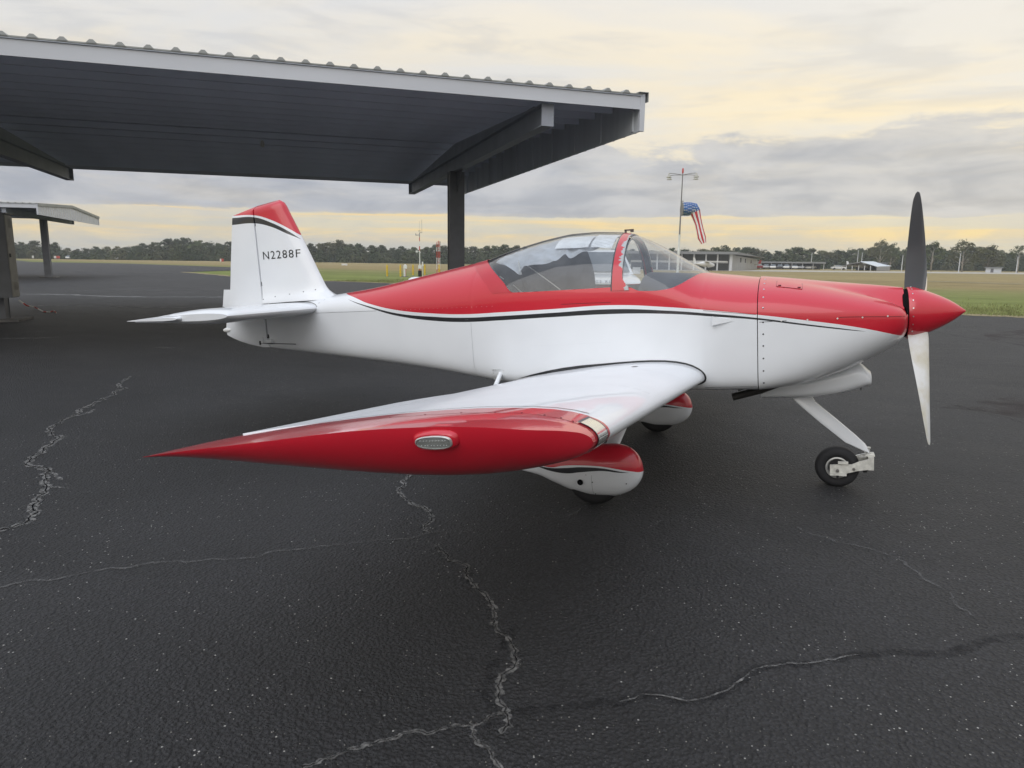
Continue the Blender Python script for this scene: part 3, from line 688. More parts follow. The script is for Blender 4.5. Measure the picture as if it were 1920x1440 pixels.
seam('panel_seam', [(x, 1.1655-.125*(x)) for x in frange(.0, .32, 6)], .0012, fus, MATS['red_seam'])
seam('panel_seam', [(-.02+.0*i, z) for i, z in enumerate(frange(1.19, 1.37, 6))], .0001, fus, MATS['red_seam'])

# cowling
CW = [(.33, .511), (.577, .490), (.81, .456), (1.0, .416), (1.12, .372), (1.165, .340), (1.19, .300)]
CB = [(.33, .622), (.577, .643), (.812, .704), (.966, .771), (1.124, .858), (1.174, .900), (1.19, .925)]
CM = [(.33, 1.12), (.7, 1.09), (1.19, 1.068)]
CC = [(.33, 1.350), (.48, 1.331), (.70, 1.291), (.886, 1.247), (1.037, 1.205), (1.125, 1.168), (1.173, 1.135), (1.19, 1.105)]
CT = [(.33, 1.352), (.475, 1.334), (.709, 1.303), (.903, 1.278), (1.09, 1.252), (1.19, 1.236)]
CN = [(.33, 10), (.5, 6.5), (.65, 4.6), (.8, 3.5), (1.0, 2.8), (1.19, 2.3)]
CR_ = [(.33, 1.1), (.6, .7), (.85, .32), (1.05, .13), (1.19, .09)]
def cowl_half(x):
    w, zb, zm, zc, zt, n, R = (interp(x, T) for T in (CW, CB, CM, CC, CT, CN, CR_)); P = []
    for i in range(81):
        t = pi/2*i/80; P.append((w*abs(sin(t))**(2/n), zm-(zm-zb)*abs(cos(t))**(2/n)))
    for i in range(1, 121):
        y = w*cos(pi/2*i/120); a = zm+(zc-zm)*(max(0, 1-(y/w)**2.3))**(1/2.1); b = zt-y*y/(2*R)
        cw = exp(-(y/.23)**4); dip = (zt-zc)*.5*exp(-((y-.175)/.05)**2); d_ = b-(a-dip); k = 90
        P.append((max(y, 0) if i < 120 else 0.0, a-dip+cw*(math.log(1+exp(k*d_))/k if d_ < .3 else d_)))
    return P
mb = MB(); rings = []
for x in frange(.331, 1.19, 50):
    H = resample(cowl_half(x), 60); rings.append([(x, y, z) for y, z in reversed(H)][0:]+[(x, -y, z) for y, z in H[1:-1]])
mb.loft(rings, closed=True, cap0=False, cap1=True)
cowl = mb.build('cowling', BODY, plane, 42)
def cowl_y(x, z):
    H = cowl_half(x); c = [q for i, q in enumerate(H) if i > 20]; return min(c, key=lambda q: abs(q[1]-z))[0]
def cowl_z(x, y):
    H = cowl_half(x)[81:]; return min(H, key=lambda q: abs(q[0]-y))[1]
dots('screws', [((.362, -cowl_y(.362, z), z), (0, -1, 0)) for z in (.685, .765, .845, .925, 1.0, 1.075)], .0062, mat('dark_screw', (.05, .05, .055), .4, metal=.4), cowl)
dots('screws', [((.362, -y, cowl_z(.362, y)), (0, -.6*y/.5-.2, .8)) for y in (.50, .455, .385, .30, .20)]+[((x, -cowl_y(x, 1.080), 1.080), (0, -1, .1)) for x in (.47, .62, .79, .93, 1.07)], .0062, STEEL, cowl, .003)
def cowl_seam(pts, w, m):
    mb = MB(); V = []; F = []
    for i, (x, z) in enumerate(pts):
        for q in (1, -1): zz = z+w*q; V.append((x, -cowl_y(x, zz)-.0012, zz))
        if i: F.append((2*i-2, 2*i-1, 2*i+1, 2*i))
    mb.add(V, F); return mb.build('cowl_seam', m, cowl, 40)
cowl_seam([(x, interp(x, [(.34, 1.077), (.5, 1.084), (.80, 1.087), (1.18, 1.072)])) for x in frange(.80, 1.17, 14)], .0015, MATS['red_seam'])
cowl_seam([(x, 1.077+.02*(x-.34)) for x in frange(.34, .50, 5)], .0013, SEAM)
# oil door: its own raised panel with two latches
mb = MB(); G = []
for i in range(9):
    x = .437+.153*i/8
    for j in range(6):
        y = .215+(.335-.215)*j/5; z = cowl_z(x, y); G.append((x, -y-.0008, z+.0022))
mb.add(G, [(i*6+j, (i+1)*6+j, (i+1)*6+j+1, i*6+j+1) for i in range(8) for j in range(5)])
od = mb.build('oil_door', BODY, cowl, 40)
mb = MB()
for a, c in (((.437, .335), (.59, .335)), ((.437, .215), (.437, .335)), ((.59, .215), (.59, .335))):
    V = []; F = []
    for i in range(9):
        t = i/8; x = a[0]+(c[0]-a[0])*t; y = a[1]+(c[1]-a[1])*t; dx, dy = (0, .0016) if a[0] != c[0] else (.0012, 0)
        for q in (1, -1): xx, yy = x+dx*q, y+dy*q; V.append((xx, -yy-.001, cowl_z(xx, yy)+.0024))
        if i: F.append((2*i-2, 2*i-1, 2*i+1, 2*i))
    mb.add(V, F)
pieces(mb.build('door_gap', MATS['red_seam'], cowl, None))
mb = MB()
for x in (.455, .572): mb.box(x-.009, x+.009, -.322, -.308, cowl_z(x, .315)-.002, cowl_z(x, .315)+.006)
pieces(mb.build('door_latch', BLK, cowl, 30))
# front intake openings (dark), lower scoop, exhausts
mb = MB()
for s in (-1, 1): mb.lathe([(0, .001), (0, .055), (-.01, .075)], (1.1915, s*.235, 1.05), 'x', 20)
pieces(mb.build('air_intake', FISS, cowl, 30, clean=False))
mb = MB(); rings = []
for x in frange(.327, 1.004, 26):
    b = interp(x, [(.327, .515), (.576, .517), (.774, .533), (.90, .560), (1.004, .600)]); t = interp(x, [(.327, .64), (.6, .67), (.8, .72), (.93, .752), (.965, .735), (.985, .71), (1.004, .692)]); w = interp(x, [(.327, .155), (.7, .150), (.95, .138), (1.004, .128)]); n = interp(x, [(.327, 4), (.7, 3), (1.0, 2.6)])
    zc, h = (b+t)/2, (t-b)/2
    rings.append([(x, w*math.copysign(abs(cos(a))**(2/n), cos(a)), zc+h*math.copysign(abs(sin(a))**(2/n), sin(a))) for a in [2*pi*q/40 for q in range(40)]])
mb.loft(rings, cap1=False)
inn = [[(1.004-d, p[1]*k, .646+(p[2]-.646)*k) for p in rings[-1]] for d, k in ((0, 1), (-.006, .93), (.0, .86), (.06, .8))]; mb.loft(inn, cap0=False)
sc = mb.build('air_scoop', painted('scoop_paint', 0, 1, 0, 1, rough=.45), plane, 40)
mb = MB(); mb.lathe([(0, .001), (0, .09)], (.955, 0, .646), 'x', 20); mb.build('scoop_throat', FISS, sc, 30)
EXH = mat('sooty_pipe', (.05, .047, .045), .65, metal=.5, var=.3)
for s in (-1, 1):
    mb = MB(); mb.tube([(.45, s*.20, .64), (.33, s*.20, .592), (.144, s*.20, .541)], .0255, 16, up=Vector((0, 1, 0))); mb.tube([(.1435, s*.2, .541), (.150, s*.2, .5428)], .021, 16); mb.build('exhaust_pipe', EXH, plane, 40)

# spinner and propeller
SPZ = 1.069
mb = MB(); mb.lathe([(1.213, .001), (1.213, .166), (1.222, .1675), (1.25, .166), (1.275, .1585), (1.305, .1475), (1.336, .1335), (1.365, .121), (1.395, .1065), (1.425, .0910), (1.455, .0735), (1.482, .0555), (1.505, .038), (1.525, .0215), (1.538, .0105), (1.5465, .002)], (0, 0, SPZ), 'x', 64)
spin = mb.build('spinner', painted('red_spinner_paint', 0, 1, -9, 1, [(0, -8.9), (1, -8.9)]), plane, 40)
spin.data.materials[0] = REDM
dots('screws', [((1.236, .1672*cos(a), SPZ+.1672*sin(a)), (0, cos(a), sin(a))) for a in [2*pi*(q+.25)/20 for q in range(20)]], .0052, STEEL, spin, .0025)
PHI = .445; XP = 1.309
prop = bpy.data.objects.new('propeller', None); link(prop, plane)
BL = [(.10, .110, 70), (.17, .138, 62), (.3, .150, 49), (.4, .157, 40), (.5, .160, 33), (.62, .152, 27), (.73, .134, 23), (.80, .112, 20.5), (.84, .090, 19.5), (.862, .062, 19), (.872, .030, 19)]
def blade(sign):
    mbF = []
    ax = Vector((0, sin(PHI)*sign, cos(PHI)*sign)); tg = Vector((0, -cos(PHI)*sign, sin(PHI)*sign))   # direction of rotation (leading edge)
    for r, c, b in [(interp_r, interp(interp_r, [(p[0], p[1]) for p in BL]), interp(interp_r, [(p[0], p[2]) for p in BL])) for interp_r in frange(.10, .872, 34)]:
        b = radians(b); ch = tg*cos(b)+Vector((1, 0, 0))*sin(b); nr = Vector((1, 0, 0))*cos(b)-tg*sin(b)
        le = Vector((XP, 0, SPZ))+ax*r+Vector((1, 0, 0))*(.062*smoothstep(0, .3, r)-.0*r)*1.0-ch*.0
        th = interp(r, [(.10, .035), (.3, .016), (.6, .009), (.872, .004)]); ring = []
        prof = [(0, 0), (.03, .45), (.12, .85), (.3, 1.0), (.55, .8), (.8, .4), (1, .05), (1, -.05), (.8, -.12), (.5, -.2), (.2, -.3), (.05, -.25)]
        off = -.35*c*cos(b)*1.0
        base = Vector((XP, 0, SPZ))+ax*r+Vector((1, 0, 0))*interp(r, [(.1, -.036), (.2, -.033), (.5, -.019), (.87, -.002)])+ch*(c*.5)
        for u, v in prof: ring.append(base-ch*(u*c)+nr*(v*th))
        mbF.append(ring)
    mb = MB(); mb.loft(mbF); V, F = fix(mb.V, mb.F)
    return V, F
def blade_mat():
    m, nt, b = newmat('blade_paint'); N, L = nt.nodes, nt.links; sset(b, Roughness=.38, Coat_Weight=.2)
    g = N.new('ShaderNodeTexCoord'); sp = N.new('ShaderNodeSeparateXYZ'); L.new(g.outputs['Normal'], sp.inputs[0])
    k = N.new('ShaderNodeMath'); k.operation = 'GREATER_THAN'; k.inputs[1].default_value = .0; L.new(sp.outputs[0], k.inputs[0])
    n = N.new('ShaderNodeTexNoise'); n.inputs['Scale'].default_value = 7; n.inputs['Detail'].default_value = 7; L.new(g.outputs['Object'], n.inputs['Vector'])
    r = N.new('ShaderNodeValToRGB'); r.color_ramp.elements[0].position = .35; r.color_ramp.elements[0].color = (.62, .58, .47, 1); r.color_ramp.elements[1].position = .6; r.color_ramp.elements[1].color = (.78, .78, .77, 1); L.new(n.outputs[0], r.inputs[0])
    mx = N.new('ShaderNodeMix'); mx.data_type = 'RGBA'; L.new(k.outputs[0], mx.inputs[0]); mx.inputs[6].default_value = (.042, .046, .05, 1); L.new(r.outputs[0], mx.inputs[7]); L.new(mx.outputs[2], b.inputs['Base Color']); return m
BLM = blade_mat()
for s, lab in ((1, 'upper blade showing its matte dark back'), (-1, 'lower blade showing its white front')):
    V, F = blade(s); o = mesh('blade', V, F, BLM, prop, 50); o['label'] = lab
mb = MB(); mb.lathe([(1.18, .02), (1.18, .152), (1.2125, .156), (1.2125, .02)], (0, 0, SPZ), 'x', 32); mb.build('hub', FISS, prop, 30)

# ------------------------------------------------------------------ wings
CH = 1.473; DIH = .0743
AX = [0, .0125, .025, .05, .075, .10, .15, .20, .25, .30, .40, .50, .60, .70, .80, .90, .95, 1.0]
AU = [0, .0267, .0361, .0491, .0580, .0643, .0719, .0750, .0760, .0755, .0714, .0641, .0547, .0436, .0308, .0168, .0092, .0013]
AL = [0, -.0123, -.0171, -.0226, -.0261, -.0292, -.0350, -.0397, -.0428, -.0446, -.0448, -.0417, -.0367, -.0300, -.0216, -.0123, -.0070, -.0013]
AFU = [(a, (u+l)/2+(u-l)/2*1.125) for a, u, l in zip(AX, AU, AL)]; AFL = [(a, (u+l)/2-(u-l)/2*1.125) for a, u, l in zip(AX, AU, AL)]
def lez(y): return .722+(abs(y)-.57)*DIH
def tip_y(c): return 3.060+.035*smoothstep(0, .22, c)
def wpt(c, y, up, dx=0, dz=0, k=1.0):
    """point of the wing surface at chord fraction c"""
    t = interp(c, AFU if up else AFL)
    if c < .0125: t = (1 if up else -1)*sqrt(max(0, c/.0125))*abs(interp(.0125, AFU if up else AFL))
    e = max(0, (abs(y)-.57)/2.9); t *= (1-.28*e) if up else (1+.30*e)
    return Vector((-c*CH+dx+.028*e*(1-c), y, lez(y)+.02*e+t*CH*k-(.030+.02*e)*c+dz))
CS = [0, .002, .006, .0125, .025, .05, .08, .12, .17, .23, .30, .38, .47, .56, .65, .735]
def make_wing(side):
    Y = lambda v: -v if side < 0 else v
    w = bpy.data.objects.new('wing', None); link(w, plane)
    w['label'] = 'near wing, white with a red tip' if side < 0 else 'far wing of the airplane'
    mb = MB(); mb.loft([[wpt(c, Y(y), True) for c in reversed(CS)]+[wpt(c, Y(y), False) for c in CS[1:]] for y in frange(.46, 3.0, 24)]+[[wpt(c, Y(tip_y(c)-.006), True) for c in reversed(CS)]+[wpt(c, Y(tip_y(c)-.006), False) for c in CS[1:]]])
    wing_mat = painted('wing_white', 0, 1, 0, 1, rough=.42, coat=.42) if 'wing_white' not in MATS else MATS['wing_white']
    mb.build('wing_panel', wing_mat, w, 35)
    CA = [.745, .76, .80, .85, .90, .95, .985, 1.0]
    for nm, ya, yb, droop in (('flap', .60, 1.93, .012), ('aileron', 1.945, 3.090, -.006)):
        mb = MB(); mb.loft([[wpt(c, Y(y), True, 0, -droop*(c-.74)/.26) for c in reversed(CA)]+[wpt(c, Y(y), False, 0, -droop*(c-.74)/.26) for c in CA] for y in frange(ya, yb, 8)]); mb.build(nm, wing_mat, w, 35)
    # moulded tip: upper skin runs out to a sharp crease, the face below curls back under
    CT_ = CS+[.76, .80, .85, .90, .95, .985, 1.0]; YJ = 3.235
    CF = sorted(set(CT_+[.004, .009, .018, .035, .065, .10, .145, .20]))
    def ty(c): # outboard reach of the crease
        return 3.475-.205*(max(0, .17-c)/.17)**2.4
    def tipring(c):
        yo = ty(c); ring = []; back = .10*smoothstep(.55, 1, c)
        for s in frange(0, 1, 10):
            y = YJ+.002+(yo-YJ-.002)*s; p = wpt(c, Y(y), True); p.x -= back*s; p.z -= .010*s*s*smoothstep(0, .1, c)*(1-smoothstep(.6, 1, c))+.024*s*smoothstep(.45, 1, c); ring.append(p)
        top = ring[-1].copy(); yl = min(YJ+.02, yo-.004); low = wpt(c, Y(yl), False); low.x -= back*.2; low.z -= .012*smoothstep(.45, 1, c)
        for s in frange(.07, 1, 15):
            a = s*pi/2; ring.append(Vector((top.x+(low.x-top.x)*s, Y(yl+(yo-yl)*(cos(a)**.8 if s < 1 else 0.0)), top.z-(top.z-low.z)*sin(a)**1.2)))
        ring.append(wpt(c, Y(YJ+.002), False)); return ring
    mb = MB(); mb.loft([tipring(c) for c in CF], closed=False); V, F = fix(mb.V, mb.F)
    tip = outward(mesh('wing_tip', V, F, REDM, w, 38), (-.5, Y(3.1), lez(3.2)))
    def sect(f): return [wpt(c, Y(f(c)), True) for c in reversed(CT_)]+[wpt(c, Y(f(c)), False) for c in CT_[1:]]
    mb = MB(); mb.loft([sect(lambda c, t=t: (tip_y(c)+.0055)*(1-t)+(YJ-.001)*t) for t in frange(0, 1, 5)]); mb.build('red_wing_end', REDM, w, 35)
    mb = MB(); mb.loft([sect(lambda c: tip_y(c)-.0055), sect(lambda c: tip_y(c)+.005)]); mb.build('end_rib', wing_mat, w, 35)
    mb = MB(); mb.loft([[wpt(c, Y(tip_y(c)+d), True)+Vector((0, 0, .0015)) for c in reversed([c for c in CT_ if c >= .04])] for d in (-.030, -.023)], closed=False); mb.build('pinstripe', BLK, w, None)
    # landing light let into the leading edge
    mb = MB(); LC = [(c, True) for c in (.036, .028, .02, .012, .006, .002)]+[(c, False) for c in (0, .002, .006, .012, .02, .03)]
    def lp(c, up, y, off):
        p = wpt(c, Y(y), up); n = Vector((1-min(1, c/.05), 0, (1 if up else -1)*min(1, c/.02)+.15)).normalized(); return p+n*off
    R = [[lp(c, up, y, .0035) for c, up in LC] for y in frange(3.105, 3.215, 6)]; mb.loft(R, closed=False)
    m, nt, b = newmat('light_lens') if 'light_lens' not in MATS else (MATS['light_lens'], None, None)
    if nt: sset(b, Base_Color=(.80, .81, .78), Roughness=.10, Metallic=.8); MATS['light_lens'] = m
    mb.build('landing_light', m, w, 50)
    mb = MB()
    for y in (3.1025, 3.2175):
        R = [[lp(c, up, yy, .0042) for c, up in LC] for yy in (y-.003, y+.003)]; mb.loft(R, closed=False)
    mb.loft([[lp(.036, True, y, .0042) for y in (3.10, 3.22)], [lp(.041, True, y, .0042) for y in (3.10, 3.22)]], closed=False); mb.build('light_rim', mat('grey_sealant', (.10, .10, .11), .6), w, 50)
    # navigation light on a red pad
    face_y = lambda x, z: 3.44
    def tipface(c, s):
        R_ = tipring(c)[9:25]; f = s*15; i = min(14, int(f)); return R_[i].lerp(R_[i+1], f-i)
    c0 = tipface(.275, .165); ax = (tipface(.24, .165)-tipface(.31, .165)).normalized(); dn = (tipface(.275, .27)-tipface(.275, .07)).normalized(); nn = ax.cross(dn).normalized()
    if nn.y*side < 0: nn = -nn
    def pad(name, L_, Hh, prof, m):
        mb = MB(); R = []
        for h, k in prof:
            ring = []
            for q in range(36):
                a = 2*pi*q/36; n = 3.0; cu, su = math.copysign(abs(cos(a))**(2/n), cos(a)), math.copysign(abs(sin(a))**(2/n), sin(a)); tp = 1-.18*(cu < 0)*abs(cu)
                ring.append(c0+ax*(cu*L_*k)+dn*(su*Hh*k*tp)+nn*h)
            R.append(ring)
        mb.loft(R, cap0=False); return mb.build(name, m, w, 50)
    pad('light_pad', .068, .0275, [(-.03, 1.22), (.002, 1.10), (.013, 1.0), (.016, .92)], REDM)
    pad('light_bezel', .060, .021, [(.010, 1.03), (.020, 1.0), (.022, .93), (.018, .90)], GREYM)
    pad('light_reflector', .054, .0185, [(.017, 1.0), (.0175, .5)], mat('light_dark', (.012, .012, .014), .5, spec=.2))
    mb = MB()
    for i in range(-4, 5):
        for j in (-1, 1):
            p = c0+ax*(i*.0102+.002*(j > 0)+.0015*(i % 2))+dn*(j*.0075)+nn*.0215; mb.add([p+ax*a*.0020+dn*b*.0018+nn*(0 if (a or b) else .003) for a, b in ((1, 0), (0, 1), (-1, 0), (0, -1), (0, 0))], [(0, 1, 4), (1, 2, 4), (2, 3, 4), (3, 0, 4)])
    stuff(mb.build('light_diodes', mat('diode', (.8, .8, .78), .2), w, None, clean=False))
    LENS = MATS.get('nav_lens') or MATS.setdefault('nav_lens', glass_mat('nav_lens', (.80, .82, .82), .02, 0.0, .4))
    pad('light_lens', .056, .0192, [(.018, 1.0), (.028, .94), (.034, .75), (.036, .35)], LENS)
    dots('tip_screws', [(wpt(c, Y(YJ-.014), True), (0, 0, 1)) for c in (.05, .075, .11, .16, .22, .30, .39, .48, .57, .66)], .0045, MATS['red_seam'], w, .001)
    mb = MB(); mb.loft([[wpt(c, Y(YJ+d), True)+Vector((.0008*(1-min(1, c/.03)), 0, .0012)) for c in reversed([c for c in CT_ if c <= .7])] for d in (-.0016, .0022)], closed=False); mb.build('tip_seam', MATS['red_seam'], w, None)
    mb = MB(); mb.loft([[wpt(.738+d, Y(y), True)+Vector((0, 0, .0006)) for y in (.60, 1.93, 1.945, 3.08)] for d in (0, .0028)], closed=False); mb.build('hinge_line', SEAML, w, None)
    for yy_ in (1.32, 2.20): mb = MB(); mb.loft([[wpt(c, Y(yy_+d), True)+Vector((0, 0, .0007)) for c in (.01, .03, .06, .10, .16)] for d in (-.0012, .0012)], closed=False); mb.build('skin_seam', SEAML, w, None)
    # flush fuel cap and root fairing line
    if side < 0:
        mb = MB(); p = [wpt(.24+.013*cos(a), -1.02+.035*sin(a), True)+Vector((0, 0, .0018)) for a in [2*pi*q/20 for q in range(20)]]; mb.add(p, [tuple(range(20))]); mb.build('fuel_cap', mat('worn_metal_cap', (.22, .22, .22), .5, metal=.5), w, None)
        mb = MB(); V = []; F = []
        pts = [(c, True) for c in frange(.90, .74, 3)]+[(c, True) for c in reversed(CS)]+[(c, False) for c in (.002, .006, .0125, .025, .05, .08)]
        for i, (c, up) in enumerate(pts):
            p = wpt(c, -.56, up); q = Vector((.25*(1-min(1, c/.02))+.0001, 0, (1 if up else -1)*min(1, .1+c/.02))).normalized()
            th = .0115*(1+.9*smoothstep(.4, .62, c)*(1-smoothstep(.66, .86, c)))*(1-smoothstep(.80, .9, c))*(.35+.65*smoothstep(.08, .0, c) if not up else 1)
            for k in (.002, .002+th):
                r = p+q*k; V.append((r.x, -side_y(r.x, r.z)-.0028, r.z))
            if i: F.append((2*i-2, 2*i-1, 2*i+1, 2*i))
        mb.add(V, F); mb.build('root_stripe', BLK, w, 40)
    return w
make_wing(-1); make_wing(1)
for s in (-1, 1):
    mb = MB(); mb.tube([(-1.468, s*.49, .765), (-1.455, s*.63, .690)], .017, 10); mb.build('flap_rod', WHT, plane, 40)

# ------------------------------------------------------------------ tail
def foil(u, t):  # symmetric thickness, u from leading edge to hinge
    return t*(2.969*sqrt(u*.62)-1.26*(u*.62)-3.516*(u*.62)**2+2.843*(u*.62)**3-1.036*(u*.62)**4)*1.0
FINC = [(-4.5, 2.19), (-4.254, 2.179), (-3.985, 2.155), (-3.81, 2.102), (-3.642, 2.017), (-3.497, 1.913), (-3.3, 1.75)]
FBT = [(-4.5, 2.165), (-4.254, 2.160), (-3.988, 2.137), (-3.813, 2.079), (-3.645, 1.994), (-3.522, 1.903), (-3.3, 1.70)]
FBB = [(-4.5, 2.10), (-4.263, 2.098), (-3.995, 2.085), (-3.818, 2.042), (-3.649, 1.967), (-3.522, 1.904), (-3.3, 1.72)]
FINP = painted('fin_paint', -4.6, -3.2, 1.5, 2.3, FINC, FBT, FBB)
LEC = [(1.37, -3.20), (1.405, -3.25), (1.435, -3.285), (1.467, -3.315), (1.56, -3.36), (1.921, -3.528), (2.16, -3.645), (2.243, -3.687), (2.262, -3.708), (2.273, -3.735)]
HX = -3.998
def fin_half(x, z):
    le = interp(min(z, 2.27), LEC); u = max(0, min(1, (le-x)/(le-HX))); t = .046*(foil(u, 1.0)/.70); t += .05*exp(-max(0, z-1.39)/.035)*(1-u*.6); return t
mb = MB(); rings = []
NU = [0, .01, .03, .07, .13, .22, .34, .5, .68, .85, 1.0]
for h in frange(0, 1, 34):
    hz = 1.36+(2.241-1.36)*h; zl = 1.37+(2.272-1.37)*h; le = interp(zl, LEC); ring = []
    k = 1.0 if h < .93 else sqrt(max(0.0, 1-((h-.93)/.07)**2))*.92+.08
    up = [];
    for u in NU:
        x = le+(HX-le)*u; z = zl+(hz-zl)*u; up.append((x, z, (fin_half(x, z) if u > 0 else 0)*k))
    ring = [(x, -t, z) for x, z, t in reversed(up)]+[(x, t, z) for x, z, t in up[1:]]
    rings.append(ring)
mb.loft(rings); fin = mb.build('fin', FINP, plane, 40)
TEC = [(.955, -4.10), (.985, -4.25), (1.02, -4.37), (1.05, -4.45), (1.081, -4.515), (1.12, -4.520), (1.224, -4.502), (1.325, -4.478), (1.424, -4.436), (1.8, -4.362), (2.18, -4.289)]
RUDP = FINP
mb = MB(); rings = []
for h in frange(0, 1, 40):
    hz = .955+(2.239-.955)*h; tz = .955+(2.180-.955)*h; te = interp(tz, TEC); ring = []
    k = 1.0 if h < .955 else sqrt(max(0.0, 1-((h-.955)/.045)**2))*.92+.08
    t0 = .044 if hz > 1.3 else interp(hz, [(.955, .020), (1.05, .036), (1.3, .044)])
    up = [(HX-.006+.0, hz, .012*k)]
    for u in (.03, .12, .3, .5, .7, .88, 1.0): up.append((HX-.006+(te-HX)*u, hz+(tz-hz)*u, (t0*(1-u)**.8+.004)*k))
    rings.append([(x, -t, z) for x, z, t in reversed(up)]+[(x, t, z) for x, z, t in up])
mb.loft(rings); rud = mb.build('rudder', RUDP, plane, 40)
mb = MB(); mb.prism([(-4.415, 1.508), (-4.502, 1.513), (-4.54, 1.353), (-4.462, 1.337)], .004, 'y', -.002); mb.build('trim_tab', WHT, rud, 30)
mb = MB(); mb.lathe([(-.055, .002), (-.045, .012), (-.02, .021), (.0, .024), (.02, .021), (.08, .004)], (-4.515, 0, 1.128), 'x', 16); mb.build('tail_light', mat('white_plastic', (.78, .78, .76), .3), rud, 50)
mb = MB(); mb.add([(HX-.002, -.0445, z) for z in (1.34, 2.08)]+[(HX+.0015, -.0465, z) for z in (2.08, 1.34)], [(0, 1, 2, 3)]); mb.box(-4.002, -3.994, -.049, -.0445, 1.52, 1.56).box(-3.999, -3.993, -.049, -.0445, 2.06, 2.10); mb.build('hinge_gap', SEAM, fin, None, clean=False)
dots('screws', [((x, -fin_half(x, z)-.0005, z), (0, -1, 0)) for x, z in ((-3.985, 1.40), (-3.84, 1.418), (-3.67, 1.432), (-3.52, 1.446), (-3.40, 1.458))], .0055, MATS['dark_screw'], fin)
# registration
cu = bpy.data.curves.new('reg', 'FONT'); cu.body = 'N2288F'; cu.size = .1; cu.space_character = 1.16; cu.resolution_u = 3
to = bpy.data.objects.new('reg', cu); COL.objects.link(to); bpy.context.view_layer.update()
me = to.to_mesh(); V = [v.co.copy() for v in me.vertices]; F = [list(p.vertices) for p in me.polygons]; to.to_mesh_clear(); bpy.data.objects.remove(to)
x0, x1 = min(v.x for v in V), max(v.x for v in V); y0, y1 = min(v.y for v in V), max(v.y for v in V)
TV = []
for v in V:
    a = (v.x-x0)/(x1-x0); b = (v.y-y0)/(y1-y0); x = -3.942+.412*a; z = 1.757+.071*b-.006*a; TV.append((x, -fin_half(x, z)-.0016, z))
mesh('registration_number', TV, F, BLK, fin)
# tailplane with elevators, one each side
def tailplane(s):
    hs = bpy.data.objects.new('tailplane', None); link(hs, plane)
    def pt(u, y, t): # u 0..1 chord from leading edge to hinge
        le = -3.305-.095*(y/1.15); x = le+(HX+.01-le)*u; return x
    mb = MB(); R = []
    for y in frange(.03, 1.10, 12):
        up = [(pt(u, y, 0), .043*foil(u, 1.0)/.70*(1.0 if y < 1.08 else .8)) for u in NU]
        R.append([(x, s*y, 1.296+t) for x, t in reversed(up)]+[(x, s*y, 1.296-t) for x, t in up[1:]])
    e = R[-1]; R.append([(x-.005, s*1.125, 1.296+(z-1.296)*.55) for x, y, z in e]); mb.loft(R); mb.build('stabilizer', WHT, hs, 40)
    mb = MB(); R = []
    for y in frange(.055, 1.095, 10):
        up = [(-3.992-.010, .020)]+[(-4.0-.40*u, .031*(1-u)**.9+.003) for u in (.04, .12, .3, .5, .7, .88, 1.0)]
        R.append([(x, s*y, 1.296+t-.012*max(0, (-4-x)/.4)) for x, t in reversed(up)]+[(x, s*y, 1.296-t-.012*max(0, (-4-x)/.4)) for x, t in up])
    mb.loft(R)
    R = []
    for y in (1.105, 1.13, 1.16, 1.178):    # balance horn at the tip
        k = {1.105: 1, 1.13: 1, 1.16: .8, 1.178: .45}[y]
        up = [(-3.86, .004), (-3.868, .014), (-3.90, .021), (-4.0, .026), (-4.12, .021), (-4.26, .013), (-4.39, .003)]
        R.append([(x, s*y, 1.294+t*k) for x, t in reversed(up)]+[(x, s*y, 1.294-t*k) for x, t in up])
    mb.loft(R); mb.build('elevator', WHT, hs, 40)
    mb = MB(); V = []; F = []
    for i, u in enumerate(frange(0, .72, 16)):
        x = pt(u, .17, 0)+.004; t = .043*foil(max(u, .002), 1.0)/.70
        for k in (.0035, .0075): zz = 1.296+t+k; V.append((x, s*(max(side_y(x, zz), fin_half(x, zz))+.003), zz))
        if i: F.append((2*i-2, 2*i-1, 2*i+1, 2*i))
    mb.add(V, F); mb.build('root_gap', SEAML if s > 0 else SEAM, hs, None)
tailplane(-1); tailplane(1)
# rudder cable, horn and tail spring bracket
mb = MB(); mb.tube([(-3.62, -.125, .985), (-3.85, -.10, .992), (-4.06, -.085, 1.0)], .0035, 6); mb.tube([(-4.055, -.09, .985), (-4.055, -.09, 1.02)], .008, 8); mb.build('rudder_cable', mat('dark_cable', (.03, .03, .03), .5, metal=.5), plane, 50)
mb = MB(); mb.prism([(-4.06, 1.0), (-4.02, 1.0), (-4.02, 1.055)], .01, 'y', -.09); mb.box(-4.02, -3.94, -.075, -.02, 1.0, 1.03); mb.build('control_horn', WHT, plane, 30)
mb = MB(); mb.box(-4.012, -3.990, -.043, -.025, 1.04, 1.075); mb.build('hinge_bolt', BLK, plane, 30)
mb = MB(); mb.add([(-4.01, -.046, 1.055), (-3.998, -.046, 1.055), (-3.992, -.046, 1.22), (-4.004, -.046, 1.22)], [(0, 1, 2, 3)]); mb.build('tail_gap', mat('shaded_gap', (.30, .30, .31), .7), plane, None)

